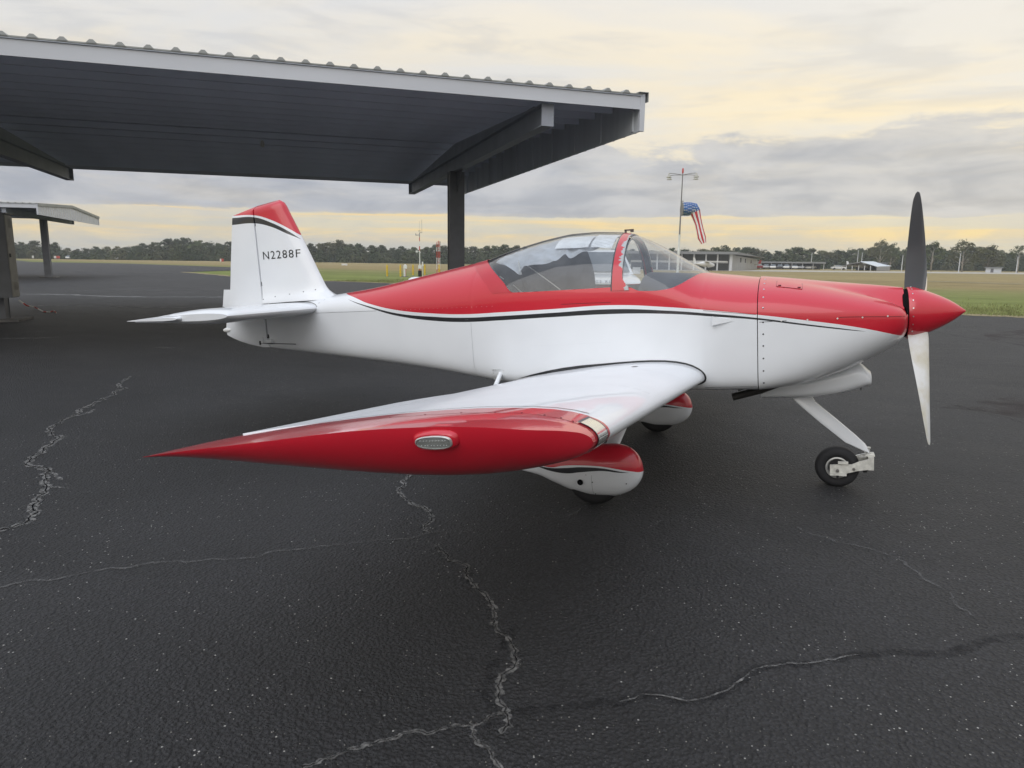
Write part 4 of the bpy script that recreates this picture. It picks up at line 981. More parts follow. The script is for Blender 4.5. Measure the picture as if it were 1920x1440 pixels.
# ------------------------------------------------------------------ landing gear
PR = [(-1.2, .30), (-1.06, .262), (-.95, .240), (-.88, .240), (-.813, .256), (-.673, .272), (-.538, .272), (-.406, .251), (-.313, .226), (-.25, .20)]
PT = [(-1.2, .25), (-.985, .236), (-.885, .235), (-.779, .247), (-.674, .261), (-.538, .262), (-.439, .246), (-.374, .233), (-.25, .20)]
PB = [(-1.2, .27), (-.985, .230), (-.886, .214), (-.78, .212), (-.675, .230), (-.539, .246), (-.439, .238), (-.374, .2335), (-.25, .21)]
PANT = painted('wheel_pant_paint', -1.25, -.2, 0, .5, PR, PT, PB)
def main_gear(s):
    g = bpy.data.objects.new('main_gear', None); link(g, plane); yc = s*1.05
    T = [(-1.13, .21), (-1.0, .262), (-.85, .318), (-.70, .362), (-.58, .386), (-.48, .390), (-.42, .380), (-.37, .352), (-.335, .310), (-.318, .265), (-.312, .235)]
    B = [(-1.13, .195), (-1.0, .170), (-.89, .128), (-.75, .080), (-.62, .058), (-.5, .062), (-.42, .085), (-.37, .115), (-.335, .155), (-.318, .195), (-.312, .222)]
    Wd = [(-1.13, .004), (-1.0, .035), (-.85, .075), (-.70, .105), (-.58, .118), (-.48, .115), (-.40, .098), (-.35, .072), (-.325, .045), (-.312, .008)]
    mb = MB(); R = []
    for x in frange(-1.13, -.36, 26)+frange(-.355, -.312, 9):
        t, b, w = interp(x, T), interp(x, B), interp(x, Wd); zc, h = (t+b)/2, (t-b)/2; n = 2.35
        R.append([(x, yc+w*math.copysign(abs(cos(a))**(2/n), cos(a)), zc+h*math.copysign(abs(sin(a))**(2/n), sin(a))) for a in [2*pi*q/36 for q in range(36)]])
    mb.loft(R); mb.build('wheel_pant', PANT, g, 40)
    mb = MB(); prof = [(-.062, .07), (-.066, .11), (-.062, .145), (-.05, .165), (-.025, .177), (0, .18), (.025, .177), (.05, .165), (.062, .145), (.066, .11), (.062, .07)]
    mb.lathe(prof, (-.623, yc, .180), 'y', 40); mb.build('tyre', RUBBER, g, 40)
    if s < 0:
        mb = MB(); yo = yc-.001*s-.1165; 
        p = [(-.685+.0185*cos(a), yc-.113, .166+.0185*sin(a)) for a in [2*pi*q/20 for q in range(20)]]
        mb.add(p+[(q[0], q[1]-.0035, q[2]) for q in p], [tuple(range(20, 40))]+[(i, (i+1) % 20, 20+(i+1) % 20, 20+i) for i in range(20)]); mb.build('axle_hole', FISS, g, None)
        mb = MB(); V = []; F = []
        for i, z in enumerate(frange(.075, .215, 10)):
            t, b, w = interp(-.62, T), interp(-.62, B), interp(-.62, Wd); zc, h = (t+b)/2, (t-b)/2; k = min(1, abs((z-zc)/h)); y = w*(1-k**2.35)**(1/2.35)
            for q in (-.001, .001): V.append((-.612+.13*(.085-z)*-.12+q, yc-y-.001, z))
            if i: F.append((2*i-2, 2*i-1, 2*i+1, 2*i))
        mb.add(V, F); mb.build('pant_seam', SEAML, g, None)
        sp = [((-.607, yc-.1165, .170), (0, -1, 0)), ((-.600, yc-.075, .085), (0, -1, -.5)), ((-.645, yc-.111, .215), (0, -1, 0)), ((-.40, yc-.09, .20), (0, -1, 0)), ((-.40, yc-.09, .165), (0, -1, 0)), ((-.46, yc-.106, .18), (0, -1, 0))]
        dots('screws', sp if s < 0 else sp[3:], .0045, MATS['dark_screw'], g)
    # leg fairing from the wing root to the wheel
    a = Vector((-.43, s*.50, .72)); b = Vector((-.56, s*1.045, .25)); mb = MB(); R = []
    for t in frange(0, 1, 8):
        p = a.lerp(b, t); c = .105-.02*t; R.append([p+Vector((c*(.5-u), s*v*.022*.6, v*.022*.6)) for u, v in ((0, 0), (.05, .6), (.25, 1), (.6, .7), (1, 0), (.6, -.7), (.25, -1), (.05, -.6))])
    mb.loft(R); mb.build('gear_leg', WHT, g, 50)
main_gear(-1); main_gear(1)
ng = bpy.data.objects.new('nose_gear', None); link(ng, plane)
poly_ = [(.50, .53), (.64, .53), (.665, .485), (.80, .365), (.93, .245), (.985, .190), (1.003, .160), (1.012, .125), (.985, .135), (.867, .192), (.70, .335), (.53, .490)]
mb = MB(); mb.loft([[(x, y, z) for x, z in [((p[0]-.80)*k+.80, (p[1]-.33)*k+.33) for p in poly_]] for y, k in ((-.022, .93), (-.019, .97), (-.012, 1), (.012, 1), (.019, .97), (.022, .93))]); mb.build('nose_leg', WHT, ng, 30)
WZ = .024; WX = .812
mb = MB(); mb.lathe([(-.036, .073), (-.046, .082), (-.051, .10), (-.048, .118), (-.040, .131), (-.022, .1395), (-.008, .1415), (.008, .1415), (.022, .1395), (.040, .131), (.048, .118), (.051, .10), (.046, .082), (.036, .073)], (WX, 0, WZ), 'y', 48); mb.build('tyre', RUBBER, ng, 40)
mb = MB(); mb.lathe([(-.040, .0), (-.036, .02), (-.032, .030), (-.030, .054), (-.040, .060), (-.046, .066), (-.044, .074), (-.034, .076), (.034, .076), (.044, .074), (.046, .066), (.040, .060), (.02, .056), (.02, .01)], (WX, 0, WZ), 'y', 40); mb.build('rim', GREYM, ng, 40)
FORKM = mat('off_white_fork', (.62, .61, .56), .5, var=.22, scale=26, bump=.1)
for s in (-1, 1):
    mb = MB(); mb.prism([(.765, .052), (.835, .058), (.90, .060), (.945, .082), (1.025, .108), (1.032, .105), (1.030, .040), (1.015, .030), (.93, .015), (.868, -.004), (.765, .000)], .010, 'y', s*.074-.005); mb.box(.765, .868, s*.074-(.016 if s < 0 else -.004), s*.074+(.016 if s > 0 else -.004), -.020, .001); mb.box(.815, .878, s*.074-.014, s*.074+.006, .062, .078)
    mb.build('fork_arm', FORKM, ng, 25)
    mb = MB()
    for x, z, r in ((.812, .014, .011), (.912, .030, .009)): mb.lathe([(0, r*.2), (-.009*s if s > 0 else .0, r), (s*.012, r), (s*.013, r*.6)], (x, s*.078, z), 'y', 10)
    pieces(mb.build('fork_bolt', mat('bolt_grey', (.22, .21, .2), .5, metal=.6), ng, 30))
mb = MB(); mb.box(1.00, 1.034, -.082, .082, .026, .112).box(.985, 1.042, -.05, .05, .112, .121); mb.build('fork_yoke', FORKM, ng, 25)
mb = MB(); mb.lathe([(.118, .020), (.128, .020), (.128, .013), (.152, .013), (.156, .018), (.166, .018)], (1.003, 0, 0), 'z', 14); mb.tube([(.99, -.02, .128), (.955, -.05, .127), (.925, -.055, .118)], .003, 6); mb.box(.945, .985, -.05, -.03, .105, .115); mb.build('pivot', GREYM, ng, 40)
mb = MB(); mb.lathe([(-.02, .013), (.0, .016), (.012, .014)], (.985, -.03, .018), 'z', 12); mb.lathe([(-.014, .008), (.002, .008)], (.812, -.088, -.020), 'z', 8); pieces(mb.build('rubber_stop', RUBBER, ng, 40))

# ------------------------------------------------------------------ open aircraft shelters
E2 = Vector((.7681, .6403, 0)); E1 = Vector((-.6403, .7681, 0)); SA = Vector((-8.3195, 12.2911, 0)); ROTZ = atan2(E2.y, E2.x)
def shelter_pt(x, y, z=0): return SA+E2*x+E1*y+Vector((0, 0, z))
SHD = mat('shelter_steel', (.34, .365, .415), .6, var=.12, scale=1.5); SHC = mat('column_steel', (.15, .155, .17), .55, var=.15, scale=3)
FASC = mat('pale_fascia', (.62, .64, .68), .45, var=.06, scale=2, stretch=(.2, 1, 1)); ROOFM = mat('galvanised_roof', (.34, .35, .34), .5, metal=.3, var=.12, scale=1)
INNER = mat('gable_lining', (.62, .65, .68), .65, var=.10, scale=2.5, stretch=(1, 1, .05)); DECKM = mat('roof_underside', (.74, .79, .88), .65, var=.06, scale=.8)
CONC = mat('concrete_pad', (.16, .155, .15), .9, var=.25, scale=5, bump=.2, bscale=20)
XL_, XR_, EV, RG = -23.5, 1.72, 4.425, 4.77
def roof_z(y): return RG-(RG-EV)*abs(y)/7.15
def make_shelter():
    root = empty('aircraft_shelter', SA, 'long open-sided steel aircraft shelter with pale fascia right behind the airplane', 'shelter', rot=(0, 0, ROTZ))
    cols = (0, -10.82, -21.6)
    for cx in cols:
        mb = MB(); mb.box(cx-.20, cx+.20, -.155, -.135, .03, 3.83).box(cx-.20, cx+.20, .135, .155, .03, 3.83).box(cx-.185, cx-.17, -.135, .135, .03, 3.83).box(cx+.17, cx+.185, -.135, .135, .03, 3.83).box(cx-.27, cx+.27, -.27, .27, .0, .03)
        c = mb.build('column', SHC, root, None)
        mb = MB(); mb.box(cx-.42, cx+.55, -.5, .5, -.1, .05); mb.build('footing', CONC, c, None)
        mb = MB(); mb.box(cx-.012, cx+.012, -6.95, 6.95, 3.848, 4.19).box(cx-.11, cx+.11, -6.97, 6.97, 3.83, 3.848).box(cx-.11, cx+.11, -6.97, 6.97, 4.19, 4.205).box(cx-.11, cx+.11, -7.02, -6.97, 3.83, 4.205).box(cx-.11, cx+.11, 6.97, 7.02, 3.83, 4.205)
        mb.build('rafter', SHD, root, None)
        mb = MB(); mb.prism([(.155, 3.83), (.75, 3.83), (.155, 3.3)], .012, 'x', cx-.006); mb.prism([(-.155, 3.83), (-.155, 3.3), (-.75, 3.83)], .012, 'x', cx-.006); pieces(mb.build('knee_brace', SHC, root, None))
        mb = MB(); mb.box(cx-.05, cx+.05, -6.4, 6.4, 4.205, 4.27); mb.prism([(-6.2, 4.27), (6.2, 4.27), (0, 4.56)], .06, 'x', cx-.03); mb.build('rafter_web', SHD, root, None)
    mb = MB(); n = 2
    for s in (-1, 1): mb.loft([[(x, s*7.2, EV), (x, 0, RG), (x, 0, RG+.012), (x, s*7.2, EV+.012)] for x in (XL_, XR_+.04)])
    mb.build('roof_deck', DECKM, root, None, clean=False)
    me = None
    for k in range(9):
        for s in (-1, 1):
            y = s*(.25+k*.83); z = roof_z(y)
            mb = MB(); mb.box(XL_, XR_-.05, -.03, .03, -.15, -.006)
            if me is None: o = mb.build('purlin', DECKM, root, None); me = o.data
            else: o = link(bpy.data.objects.new('purlin', me), root)
            o.location = (0, y, z)
    rib = None
    for i in range(70):
        x = 1.40-.362*i
        if rib is None:
            mb = MB()
            for s in (-1, 1): mb.loft([[(-.072, y, roof_z(y)+.030), (-.024, y, roof_z(y)+.080), (.024, y, roof_z(y)+.080), (.072, y, roof_z(y)+.030)] for y in (0, s*7.22)])
            o = mb.build('roof_rib', ROOFM, root, None); rib = o.data
        else: o = link(bpy.data.objects.new('roof_rib', rib), root)
        o.location = (x, 0, 0)
    mb = MB()
    for s in (-1, 1): mb.loft([[(x, 0, RG+.014), (x, s*7.21, EV+.014), (x, s*7.21, EV+.034), (x, 0, RG+.034)] for x in (XL_, XR_)])
    mb.build('roof_sheet', ROOFM, root, None, clean=False)
    for s in (-1, 1):
        mb = MB(); mb.box(XL_, XR_-.004, *( (s*7.15-.025, s*7.15) if s < 0 else (s*7.15, s*7.15+.025)), 4.20, 4.42); mb.build('fascia', FASC, root, None)
    # gable end: ribbed white outside, grey lining inside
    G = [(-7.12, 3.83), (7.12, 3.83), (7.12, roof_z(7.12)-.01), (0, RG-.01), (-7.12, roof_z(7.12)-.01)]
    mb = MB(); mb.prism(G, .02, 'x', XR_); mb.build('gable_panel', FASC, root, None)
    mb = MB(); mb.prism(G, .012, 'x', XR_-.016); mb.build('gable_lining', INNER, root, None)
    rm = None
    for k in range(31):
        y = -6.9+k*.46; mb = MB(); h = roof_z(y)-.03
        mb.loft([[(XR_+.021, y-.05, z), (XR_+.055, y-.02, z), (XR_+.055, y+.02, z), (XR_+.021, y+.05, z)] for z in (3.835, h)]); mb.build('gable_rib', mat('gable_white', (.72, .72, .71), .5, var=.08, scale=3), root, None)
        if k % 3 == 0: mb = MB(); mb.box(XR_-.05, XR_-.017, y-.04, y+.04, 3.86, h-.02); mb.build('girt', INNER, root, None)
    mb = MB()
    for s in (-1, 1): mb.loft([[(x, y, roof_z(y)+dz) for x, dz in ((XR_-.08, .065), (XR_+.10, .065), (XR_+.10, -.10), (XR_+.09, -.10), (XR_+.09, .055), (XR_-.08, .055))] for y in (0, s*7.24)])
    mb.build('rake_trim', ROOFM, root, None, clean=False)
    mb = MB(); mb.box(XR_-.03, XR_+.062, -7.19, -7.12, 3.83, 4.47).box(XR_-.03, XR_+.062, 7.12, 7.19, 3.83, 4.47); pieces(mb.build('corner_trim', FASC, root, None))
    mb = MB(); mb.lathe([(-.16, .02), (-.14, .05), (-.05, .045), (-.02, .03), (.0, .03)], (-4.9, 1.2, roof_z(1.2)-.19), 'z', 12); mb.build('ceiling_lamp', mat('lamp_glass_off', (.55, .55, .5), .3), root, 40)
    return root
sh1 = make_shelter()
sh2 = copy_tree(sh1); sh2.location = shelter_pt(-19.9, 36.8); sh2['label'] = 'farther open shelter with white ribbed gable end, at the left edge'
for o in (sh1, sh2): o['group'] = 'open aircraft shelters'

# control cabinet hung on the shelter column
cab = empty('electrical_cabinet', shelter_pt(-10.65, -.05, 0), 'tall grey electrical cabinet hung on the shelter column at the left edge', 'cabinet', rot=(0, 0, ROTZ))
CABF = mat('cabinet_dark', (.14, .145, .155), .5, var=.12, scale=4); CABS = mat('cabinet_grey', (.30, .29, .265), .5, var=.12, scale=5)
mb = MB(); mb.box(-.75, .36, -.62, -.16, .56, 2.38); mb.build('cabinet_body', CABF, cab, None)
mb = MB(); mb.box(.361, .375, -.60, -.18, .58, 2.36); d = mb.build('cabinet_side', CABS, cab, None)
lv = None
for z0 in (.72, 2.10):
    for k in range(7):
        mb = MB(); mb.add([(.376, -.46, 0), (.376, -.32, 0), (.39, -.32, .008), (.39, -.46, .008), (.376, -.46, .014), (.376, -.32, .014)], [(0, 1, 2, 3), (3, 2, 5, 4)])
        if lv is None: o = mb.build('louvre', CABS, d, None); lv = o.data
        else: o = link(bpy.data.objects.new('louvre', lv), d)
        o.location = (0, 0, z0+k*.028)
mb = MB(); mb.box(.376, .40, -.57, -.53, 1.45, 1.53); mb.build('latch', BLK, cab, None)
mb = MB(); mb.box(-.80, .41, -.66, -.12, 2.381, 2.41); mb.build('cabinet_lid', CABF, cab, None)

# tie-down rope
rp = [at(36, 563, 15.9), at(50, 573, 15.9), ground(66, 580)+Vector((0, 0, .06)), ground(82, 586)+Vector((0, 0, .02)), ground(92, 587.5)+Vector((0, 0, .03)), ground(101, 585)+Vector((0, 0, .03)), ground(106, 588)+Vector((0, 0, .02))]
mb = MB(); PTS = [];
for a, c in zip(rp, rp[1:]):
    for t in frange(0, .8, 5): PTS.append(a.lerp(c, t))
PTS.append(rp[-1]); mb.tube(PTS, .016, 8)
o = mesh('tie_down_rope', mb.V, mb.F, None, None, 60, mats=[mat('rope_white', (.62, .60, .56), .9), mat('rope_red', (.42, .05, .04), .9)], fmat=[((i//8)//3) % 2 for i in range(len(mb.F))]); tag(o, 'red and white tie-down rope trailing from the cabinet to the apron', 'rope')

# ------------------------------------------------------------------ white off-road car behind the airplane
def horizon(px): return 488.9+(px-960)*.01266
def gpt(px, depth): p = at(px, 720, depth); # point on the ground below a photo column at a depth
def on_ground(px, depth):
    v = horizon(px)+FPX*CZ/depth*1.0; p = at(px, v, depth); p.z = 0; return p
def face_rot(px):   # yaw so that local -y looks at the camera
    d = _f+_r*((px-960)/FPX); return atan2(d.y, d.x)-pi/2
suv = empty('parked_car', on_ground(1129, 18.0), 'white off-road car with bonnet lettering, seen through the airplane canopy', 'car', rot=(0, 0, face_rot(1129)+.10))
CARW = mat('car_white', (.80, .80, .79), .28, coat=.8, var=.02); CARG = mat('car_glass', (.10, .115, .12), .06, spec=.8); CARB = mat('car_black', (.02, .02, .022), .4)
prof = [(.10, .28), (.02, .45), (.0, .75), (.04, .98), (.12, 1.035), (.5, 1.12), (1.35, 1.20), (1.42, 1.20), (4.75, 1.20), (4.86, 1.0), (4.88, .5), (4.8, .28)]
mb = MB(); mb.loft([[(x, (y-2.4)*(1-.02*k)+2.4+.10*k*(y < .2), z-.05*k*(z > .9)) for y, z in prof] for x, k in ((-1.0, 1), (-.96, .5), (-.80, .1), (0, 0), (.80, .1), (.96, .5), (1.0, 1))]); mb.build('car_body', CARW, suv, 30)
mb = MB(); mb.loft([[(-w, y0, z), (w, y0, z), (w, y1, z), (-w, y1, z)] for z, w, y0, y1 in ((1.19, .93, 1.36, 4.76), (1.45, .86, 1.72, 4.70), (1.78, .76, 2.18, 4.55), (1.86, .70, 2.4, 4.4))]); mb.build('cabin', CARW, suv, 30)
mb = MB(); mb.add([(-.84, 1.42, 1.235), (.84, 1.42, 1.235), (.70, 2.14, 1.765), (-.70, 2.14, 1.765)], [(0, 1, 2, 3)]); V = [v+Vector((0, -.03, .02)) for v in mb.V]; mb.V = V; mb.build('windscreen', CARG, suv, None)
for s in (-1, 1):
    mb = MB(); mb.add([(s*.915, 1.62, 1.27), (s*.915, 4.55, 1.27), (s*.805, 4.42, 1.72), (s*.805, 2.25, 1.72)], [(0, 1, 2, 3)]); mb.V = [v+Vector((s*.012, 0, .0)) for v in mb.V]; mb.build('side_window', CARG, suv, None)
    mb = MB(); mb.box(s*.98-.04, s*.98+.16*s+.04*0, 1.50, 1.62, 1.20, 1.38) if s > 0 else mb.box(-1.14, -.94, 1.50, 1.62, 1.20, 1.38); mb.build('door_mirror', CARW, suv, 30)
    mb = MB(); mb.box(s*.82-.13, s*.82+.13, -.012, .05, .80, .93); mb.build('headlight', mat('car_lamp', (.6, .62, .64), .12, metal=.3), suv, None)
    for y in (.95, 3.85):
        mb = MB(); mb.lathe([(-.12, .2), (-.12, .36), (-.09, .385), (.09, .385), (.12, .36), (.12, .2)], (s*.88, y, .385), 'x', 24); mb.build('wheel', RUBBER, suv, 40)
mb = MB(); mb.box(-.66, .66, -.014, .03, .72, .95).box(-.7, .7, -.005, .05, .35, .55); mb.build('grille', CARB, suv, None)
cu = bpy.data.curves.new('t', 'FONT'); cu.body = 'RANGE ROVER'; cu.size = .1; cu.space_character = 1.5; to = bpy.data.objects.new('t', cu); COL.objects.link(to); bpy.context.view_layer.update()
me = to.to_mesh(); V = [v.co.copy() for v in me.vertices]; F = [list(p.vertices) for p in me.polygons]; to.to_mesh_clear(); bpy.data.objects.remove(to)
x0, x1 = min(v.x for v in V), max(v.x for v in V); y0, y1 = min(v.y for v in V), max(v.y for v in V)
mesh('bonnet_lettering', [(-.50+1.0*(v.x-x0)/(x1-x0), .033+.05*(v.y-y0)/(y1-y0), .985+.062*(v.y-y0)/(y1-y0)) for v in V], F, CARB, suv)

# ------------------------------------------------------------------ weather instruments
YEL = mat('yellow_paint', (.62, .42, .02), .5, var=.15, scale=5); WPT = mat('white_paint_far', (.72, .72, .70), .55, var=.1); RPT = mat('signal_red', (.48, .05, .03), .55, var=.1)
bol = None
labels = ['leftmost of the yellow bollards around the weather mast', 'second yellow bollard from the left, beside the red and white instrument post', 'third yellow bollard, left of the tall weather mast', 'fourth yellow bollard, right of the tall weather mast', 'rightmost yellow bollard, next to the shelter column']
for (px, dep), lb in zip(((726, 62), (751, 62), (774.6, 68), (796.6, 70), (823.5, 76)), labels):
    if bol is None:
        bol = empty('bollard', (0, 0, 0), lb, 'bollard', 'yellow bollards'); o = bol
        mb = MB(); mb.lathe([(0, .075), (.95, .075), (1.02, .062), (1.06, .03), (1.065, .003)], (0, 0, 0), 'z', 14); mb.build('post', YEL, bol, 40)
        mb = MB(); mb.lathe([(.0, .15), (.03, .14), (.04, .08)], (0, 0, 0), 'z', 14); mb.build('collar', CONC, bol, 40)
    else: o = copy_tree(bol)
    o.location = on_ground(px, dep)+Vector((0, 0, -.03)); o['label'] = lb
ip = empty('instrument_post', on_ground(760, 63)+Vector((0, 0, -.03)), 'squat red and white instrument post with white box between two yellow bollards', 'instrument', rot=(0, 0, face_rot(760)))
mb = MB(); mb.box(-.06, .06, -.06, .06, 0, .75); mb.build('post', RPT, ip, None); mb = MB(); mb.box(-.15, .02, -.12, .12, .05, .7); mb.build('post_cover', WPT, ip, None)
mb = MB(); mb.box(-.16, .16, -.14, .14, .72, 1.02); mb.loft([[(.16*k*cos(a), .12*k*sin(a), z) for a in [2*pi*q/12 for q in range(12)]] for z, k in ((1.02, .6), (1.08, .5), (1.10, .1))]); mb.build('sensor_head', WPT, ip, None); mb = MB(); mb.box(-.3, .3, -.3, .3, 0, .05); mb.build('base', CONC, ip, None)
wm = empty('weather_mast', on_ground(787.3, 65)+Vector((0, 0, -.03)), 'tall white and red weather mast with wind vane and whip aerials', 'mast', rot=(0, 0, face_rot(787)))
for z0, z1, m in ((0, .55, BLK), (.55, .72, RPT), (.72, 2.35, WPT), (2.35, 2.75, RPT), (2.75, 3.2, WPT), (3.2, 3.55, RPT), (3.55, 3.95, mat('mast_grey', (.25, .24, .23), .6))):
    mb = MB(); r = .17 if z1 == .55 else (.045 if z0 < 2.7 else .035); mb.lathe([(z0, r), (z1, r)], (0, 0, 0), 'z', 10); mb.build('mast_section', m, wm, 40)
mb = MB(); mb.box(-.14, .16, -.16, -.05, .72, 1.02); mb.build('junction_box', WPT, wm, None)
mb = MB(); mb.box(-.35, .02, -.02, .02, 3.72, 3.78).box(-.36, -.30, -.03, .03, 3.70, 3.90).box(.0, .25, -.02, .02, 3.95, 3.99).box(-.13, .10, -.03, .03, 4.10, 4.14); mb.build('wind_vane', MATS['mast_grey'], wm, None)
mb = MB(); mb.tube([(.22, 0, 3.95), (.215, 0, 5.15)], .012, 5).tube([(.03, 0, 3.95), (.03, 0, 5.0)], .008, 5); pieces(mb.build('whip_aerial', MATS['mast_grey'], wm, 40))
mb = MB(); mb.box(-.36, -.17, -.1, .1, 2.18, 2.36).box(-.2, 0, -.02, .02, 2.26, 2.30); mb.build('visibility_sensor', WPT, wm, None)
mb = MB(); mb.box(.19, .32, -.08, .08, .95, 1.35).box(.23, .28, -.03, .03, 0, .95); mb.build('side_cabinet', WPT, wm, None)
am = empty('antenna_tower', on_ground(822, 78)+Vector((0, 0, -.03)), 'slim red and white lattice of three poles beside the shelter column', 'mast', rot=(0, 0, face_rot(822)))
for x, h in ((-.16, 3.45), (.02, 3.6), (.17, 3.5)):
    for z0, z1, m in ((0, .5, RPT), (.5, 1.75, WPT), (1.75, 2.45, RPT), (2.45, 2.9, WPT), (2.9, h, RPT)):
        mb = MB(); mb.lathe([(z0, .035), (z1, .035)], (x, .1*(x > 0), 0), 'z', 8); mb.build('pole_section', m, am, 40)
mb = MB()
for k in range(9): z = .4+k*.36; mb.tube([(-.16, 0, z), (.17, .1, z+.3)], .012, 5).tube([(.17, .1, z), (-.16, 0, z+.3)], .012, 5)
mb.build('lattice_brace', RPT, am, 40); mb = MB(); mb.box(-.42, -.14, -.03, .03, 3.18, 3.24).box(.17, .24, -.04, .04, 3.1, 3.55); mb.build('antenna_arm', MATS['mast_grey'], am, None)

# ------------------------------------------------------------------ windsock mast
WSD = 55.0; sc_ = WSD/FPX
ws = empty('windsock_pole', on_ground(1269.5, WSD)+Vector((0, 0, -.03)), 'tall thin pole with four floodlights and a red beacon behind the canopy', 'lamp post', rot=(0, 0, face_rot(1270)))
zt_ = CZ+(horizon(1279)-324)*sc_
mb = MB(); mb.lathe([(0, .10), (2.6, .10), (2.75, .085), (3.6, .075), (3.62, .095), (3.7, .095)], (0, 0, 0), 'z', 12); mb.build('pole', WPT, ws, 40); mb = MB(); mb.lathe([(3.7, .06), (zt_-.4, .035), (zt_-.3, .03)], (0, 0, 0), 'z', 12); mb.build('upper_pole', mat('pole_grey', (.20, .19, .19), .5), ws, 40)
mb = MB(); mb.lathe([(0, .05), (.1, .07), (.2, .07), (.34, .06), (.4, .02)], (0, 0, zt_-.3), 'z', 12); mb.build('beacon', mat('beacon_red', (.5, .06, .05), .3), ws, 40)
zb_ = zt_-.42
for sx, sy in ((-1, -1), (-1, 1), (1, -1), (1, 1)):
    ex, ey = sx*1.0, sy*.75
    mb = MB(); mb.tube([(0, 0, zb_), (ex*.6, ey*.6, zb_+.06), (ex, ey, zb_+.05)], .022, 6); arm = mb.build('arm', MATS['pole_grey'], ws, 40)
    mb = MB(); mb.lathe([(-.26, .20), (-.24, .20), (-.06, .07), (.05, .06), (.06, .01)], (ex, ey, zb_+.0), 'z', 14); mb.build('floodlight', mat('lamp_housing', (.45, .44, .40), .5), ws, 40)
mb = MB()
for zz in (CZ+(horizon(1277)-380.5)*sc_, CZ+(horizon(1276)-403.5)*sc_): mb.box(-.06, .18, -.03, .03, zz-.03, zz+.03)
pieces(mb.build('sock_bracket', MATS['mast_grey'], ws, None))
cen = [at(1278.5, 392, WSD), at(1286, 392, WSD), at(1294, 391.5, WSD), at(1300, 392, WSD), at(1303, 397, WSD), at(1306.5, 408, WSD), at(1310, 420, WSD), at(1313, 434, WSD), at(1316, 446, WSD), at(1319.5, 456, WSD)]
sock = empty('windsock', cen[0], 'limp flag-patterned windsock, blue with white stars, red and white stripes hanging down', 'windsock')
rx = [.50, .51, .50, .46, .42, .33, .29, .30, .32, .20]; fl = [1, 1, 1, .8, .6, .45, .4, .4, .4, .4]; R = []
dirx = _r.copy(); dirx.z = 0; dirx.normalize(); diry = Vector((-dirx.y, dirx.x, 0)); upv = Vector((0, 0, 1))
for i, p in enumerate(cen):
    t = (cen[min(i+1, 9)]-cen[max(i-1, 0)]).normalized(); a = diry; b = t.cross(a).normalized(); rr_ = random.Random(i)
    R.append([p-cen[0]+a*(cos(q*2*pi/26)*rx[i]*fl[i]*(1+.06*sin(5*q+i)))+b*(sin(q*2*pi/26)*rx[i]*(1+.05*sin(3*q+2*i))) for q in range(26)])
BLU = mat('sock_blue', (.03, .12, .36), .85, var=.2, scale=3)
mb = MB(); mb.loft(R[:5], cap0=False, cap1=False); mb.build('starred_sleeve', BLU, sock, 60, clean=False)
mb = MB(); mb.loft(R[4:], cap0=False, cap1=False)
mesh('striped_sleeve', mb.V, mb.F, None, sock, 60, mats=[mat('sock_red', (.50, .04, .05), .85, var=.15), mat('sock_white', (.74, .72, .70), .85, var=.1)], fmat=[(i % 26)//2 % 2 for i in range(len(mb.F))])
mb = MB(); nrm = -diry
for i in range(4):
    for q in range(26):
        if (q+i) % 2: continue
        for f in (.3, .8):
            p = R[i][q].lerp(R[i+1][q], f); c = (cen[i].lerp(cen[i+1], f))-cen[0]; n = (p-c).normalized(); a = n.cross(upv).normalized() if abs(n.z) < .95 else dirx; b = a.cross(n)
            V = [p+n*.012]
            for k in range(10): r = .075 if k % 2 == 0 else .03; V.append(p+n*.012+a*sin(k*pi/5)*r+b*cos(k*pi/5)*r)
            mb.add(V, [(0, k, k % 10+1) for k in range(1, 11)])
stuff(mb.build('stars', MATS['sock_white'], sock, None, clean=False))
mb = MB(); mb.lathe([(-.03, .50), (-.03, .53), (.03, .53), (.03, .50)], (0, 0, 0), 'x', 24); o = mb.build('hoop', MATS['mast_grey'], sock, 40); o.rotation_euler = (0, 0, atan2(dirx.y, dirx.x))

# ------------------------------------------------------------------ buildings across the field
BW = mat('building_wall', (.46, .46, .45), .7, var=.08, scale=.4); BG = mat('building_glass', (.05, .055, .06), .12, spec=.6); BF = mat('building_fascia', (.22, .225, .23), .6, var=.08, scale=.3); BCOL = mat('building_column', (.55, .56, .57), .6)
TD = 150.0
t0 = on_ground(1374, TD); uL = on_ground(1180, TD+6)-t0; uL.normalize(); uB = on_ground(1426, TD+58)-t0; uB.normalize()
Lw = (on_ground(1180, TD+6)-t0).length; Ld = (on_ground(1426, TD+58)-t0).length
term = empty('terminal_building', t0, 'two-storey flat-roofed terminal with tall pale columns and dark glass front', 'building')
def T2(a, b, z): return uL*a+uB*b+Vector((0, 0, z))
def tbox(name, a0, a1, b0, b1, z0, z1, m, parent, z1b=None):
    mb = MB(); V = [T2(a, b, z) for a in (a0, a1) for b in (b0, b1) for z in (z0, (z1 if (z1b is None or b == b0) else z1b))]
    mb.add(V, [(0, 1, 3, 2), (4, 6, 7, 5), (0, 4, 5, 1), (2, 3, 7, 6), (0, 2, 6, 4), (1, 5, 7, 3)]); return mb.build(name, m, parent, None)
H1 = CZ+(horizon(1374)-472.5)*TD/FPX; H0 = H1-.55; HB = CZ+(horizon(1424)-484)*(TD+58)/FPX
w = tbox('wall', 1.2, Lw, 1.4, Ld*.98, 0, H0, BG, term, HB-.4)
tbox('wall', 0.9, 1.2, 3.5, Ld*.98, 0, H0, BW, term, HB-.4)
tbox('roof', -.8, Lw+1, -.8, Ld+1, H0, H1, BF, term, HB)
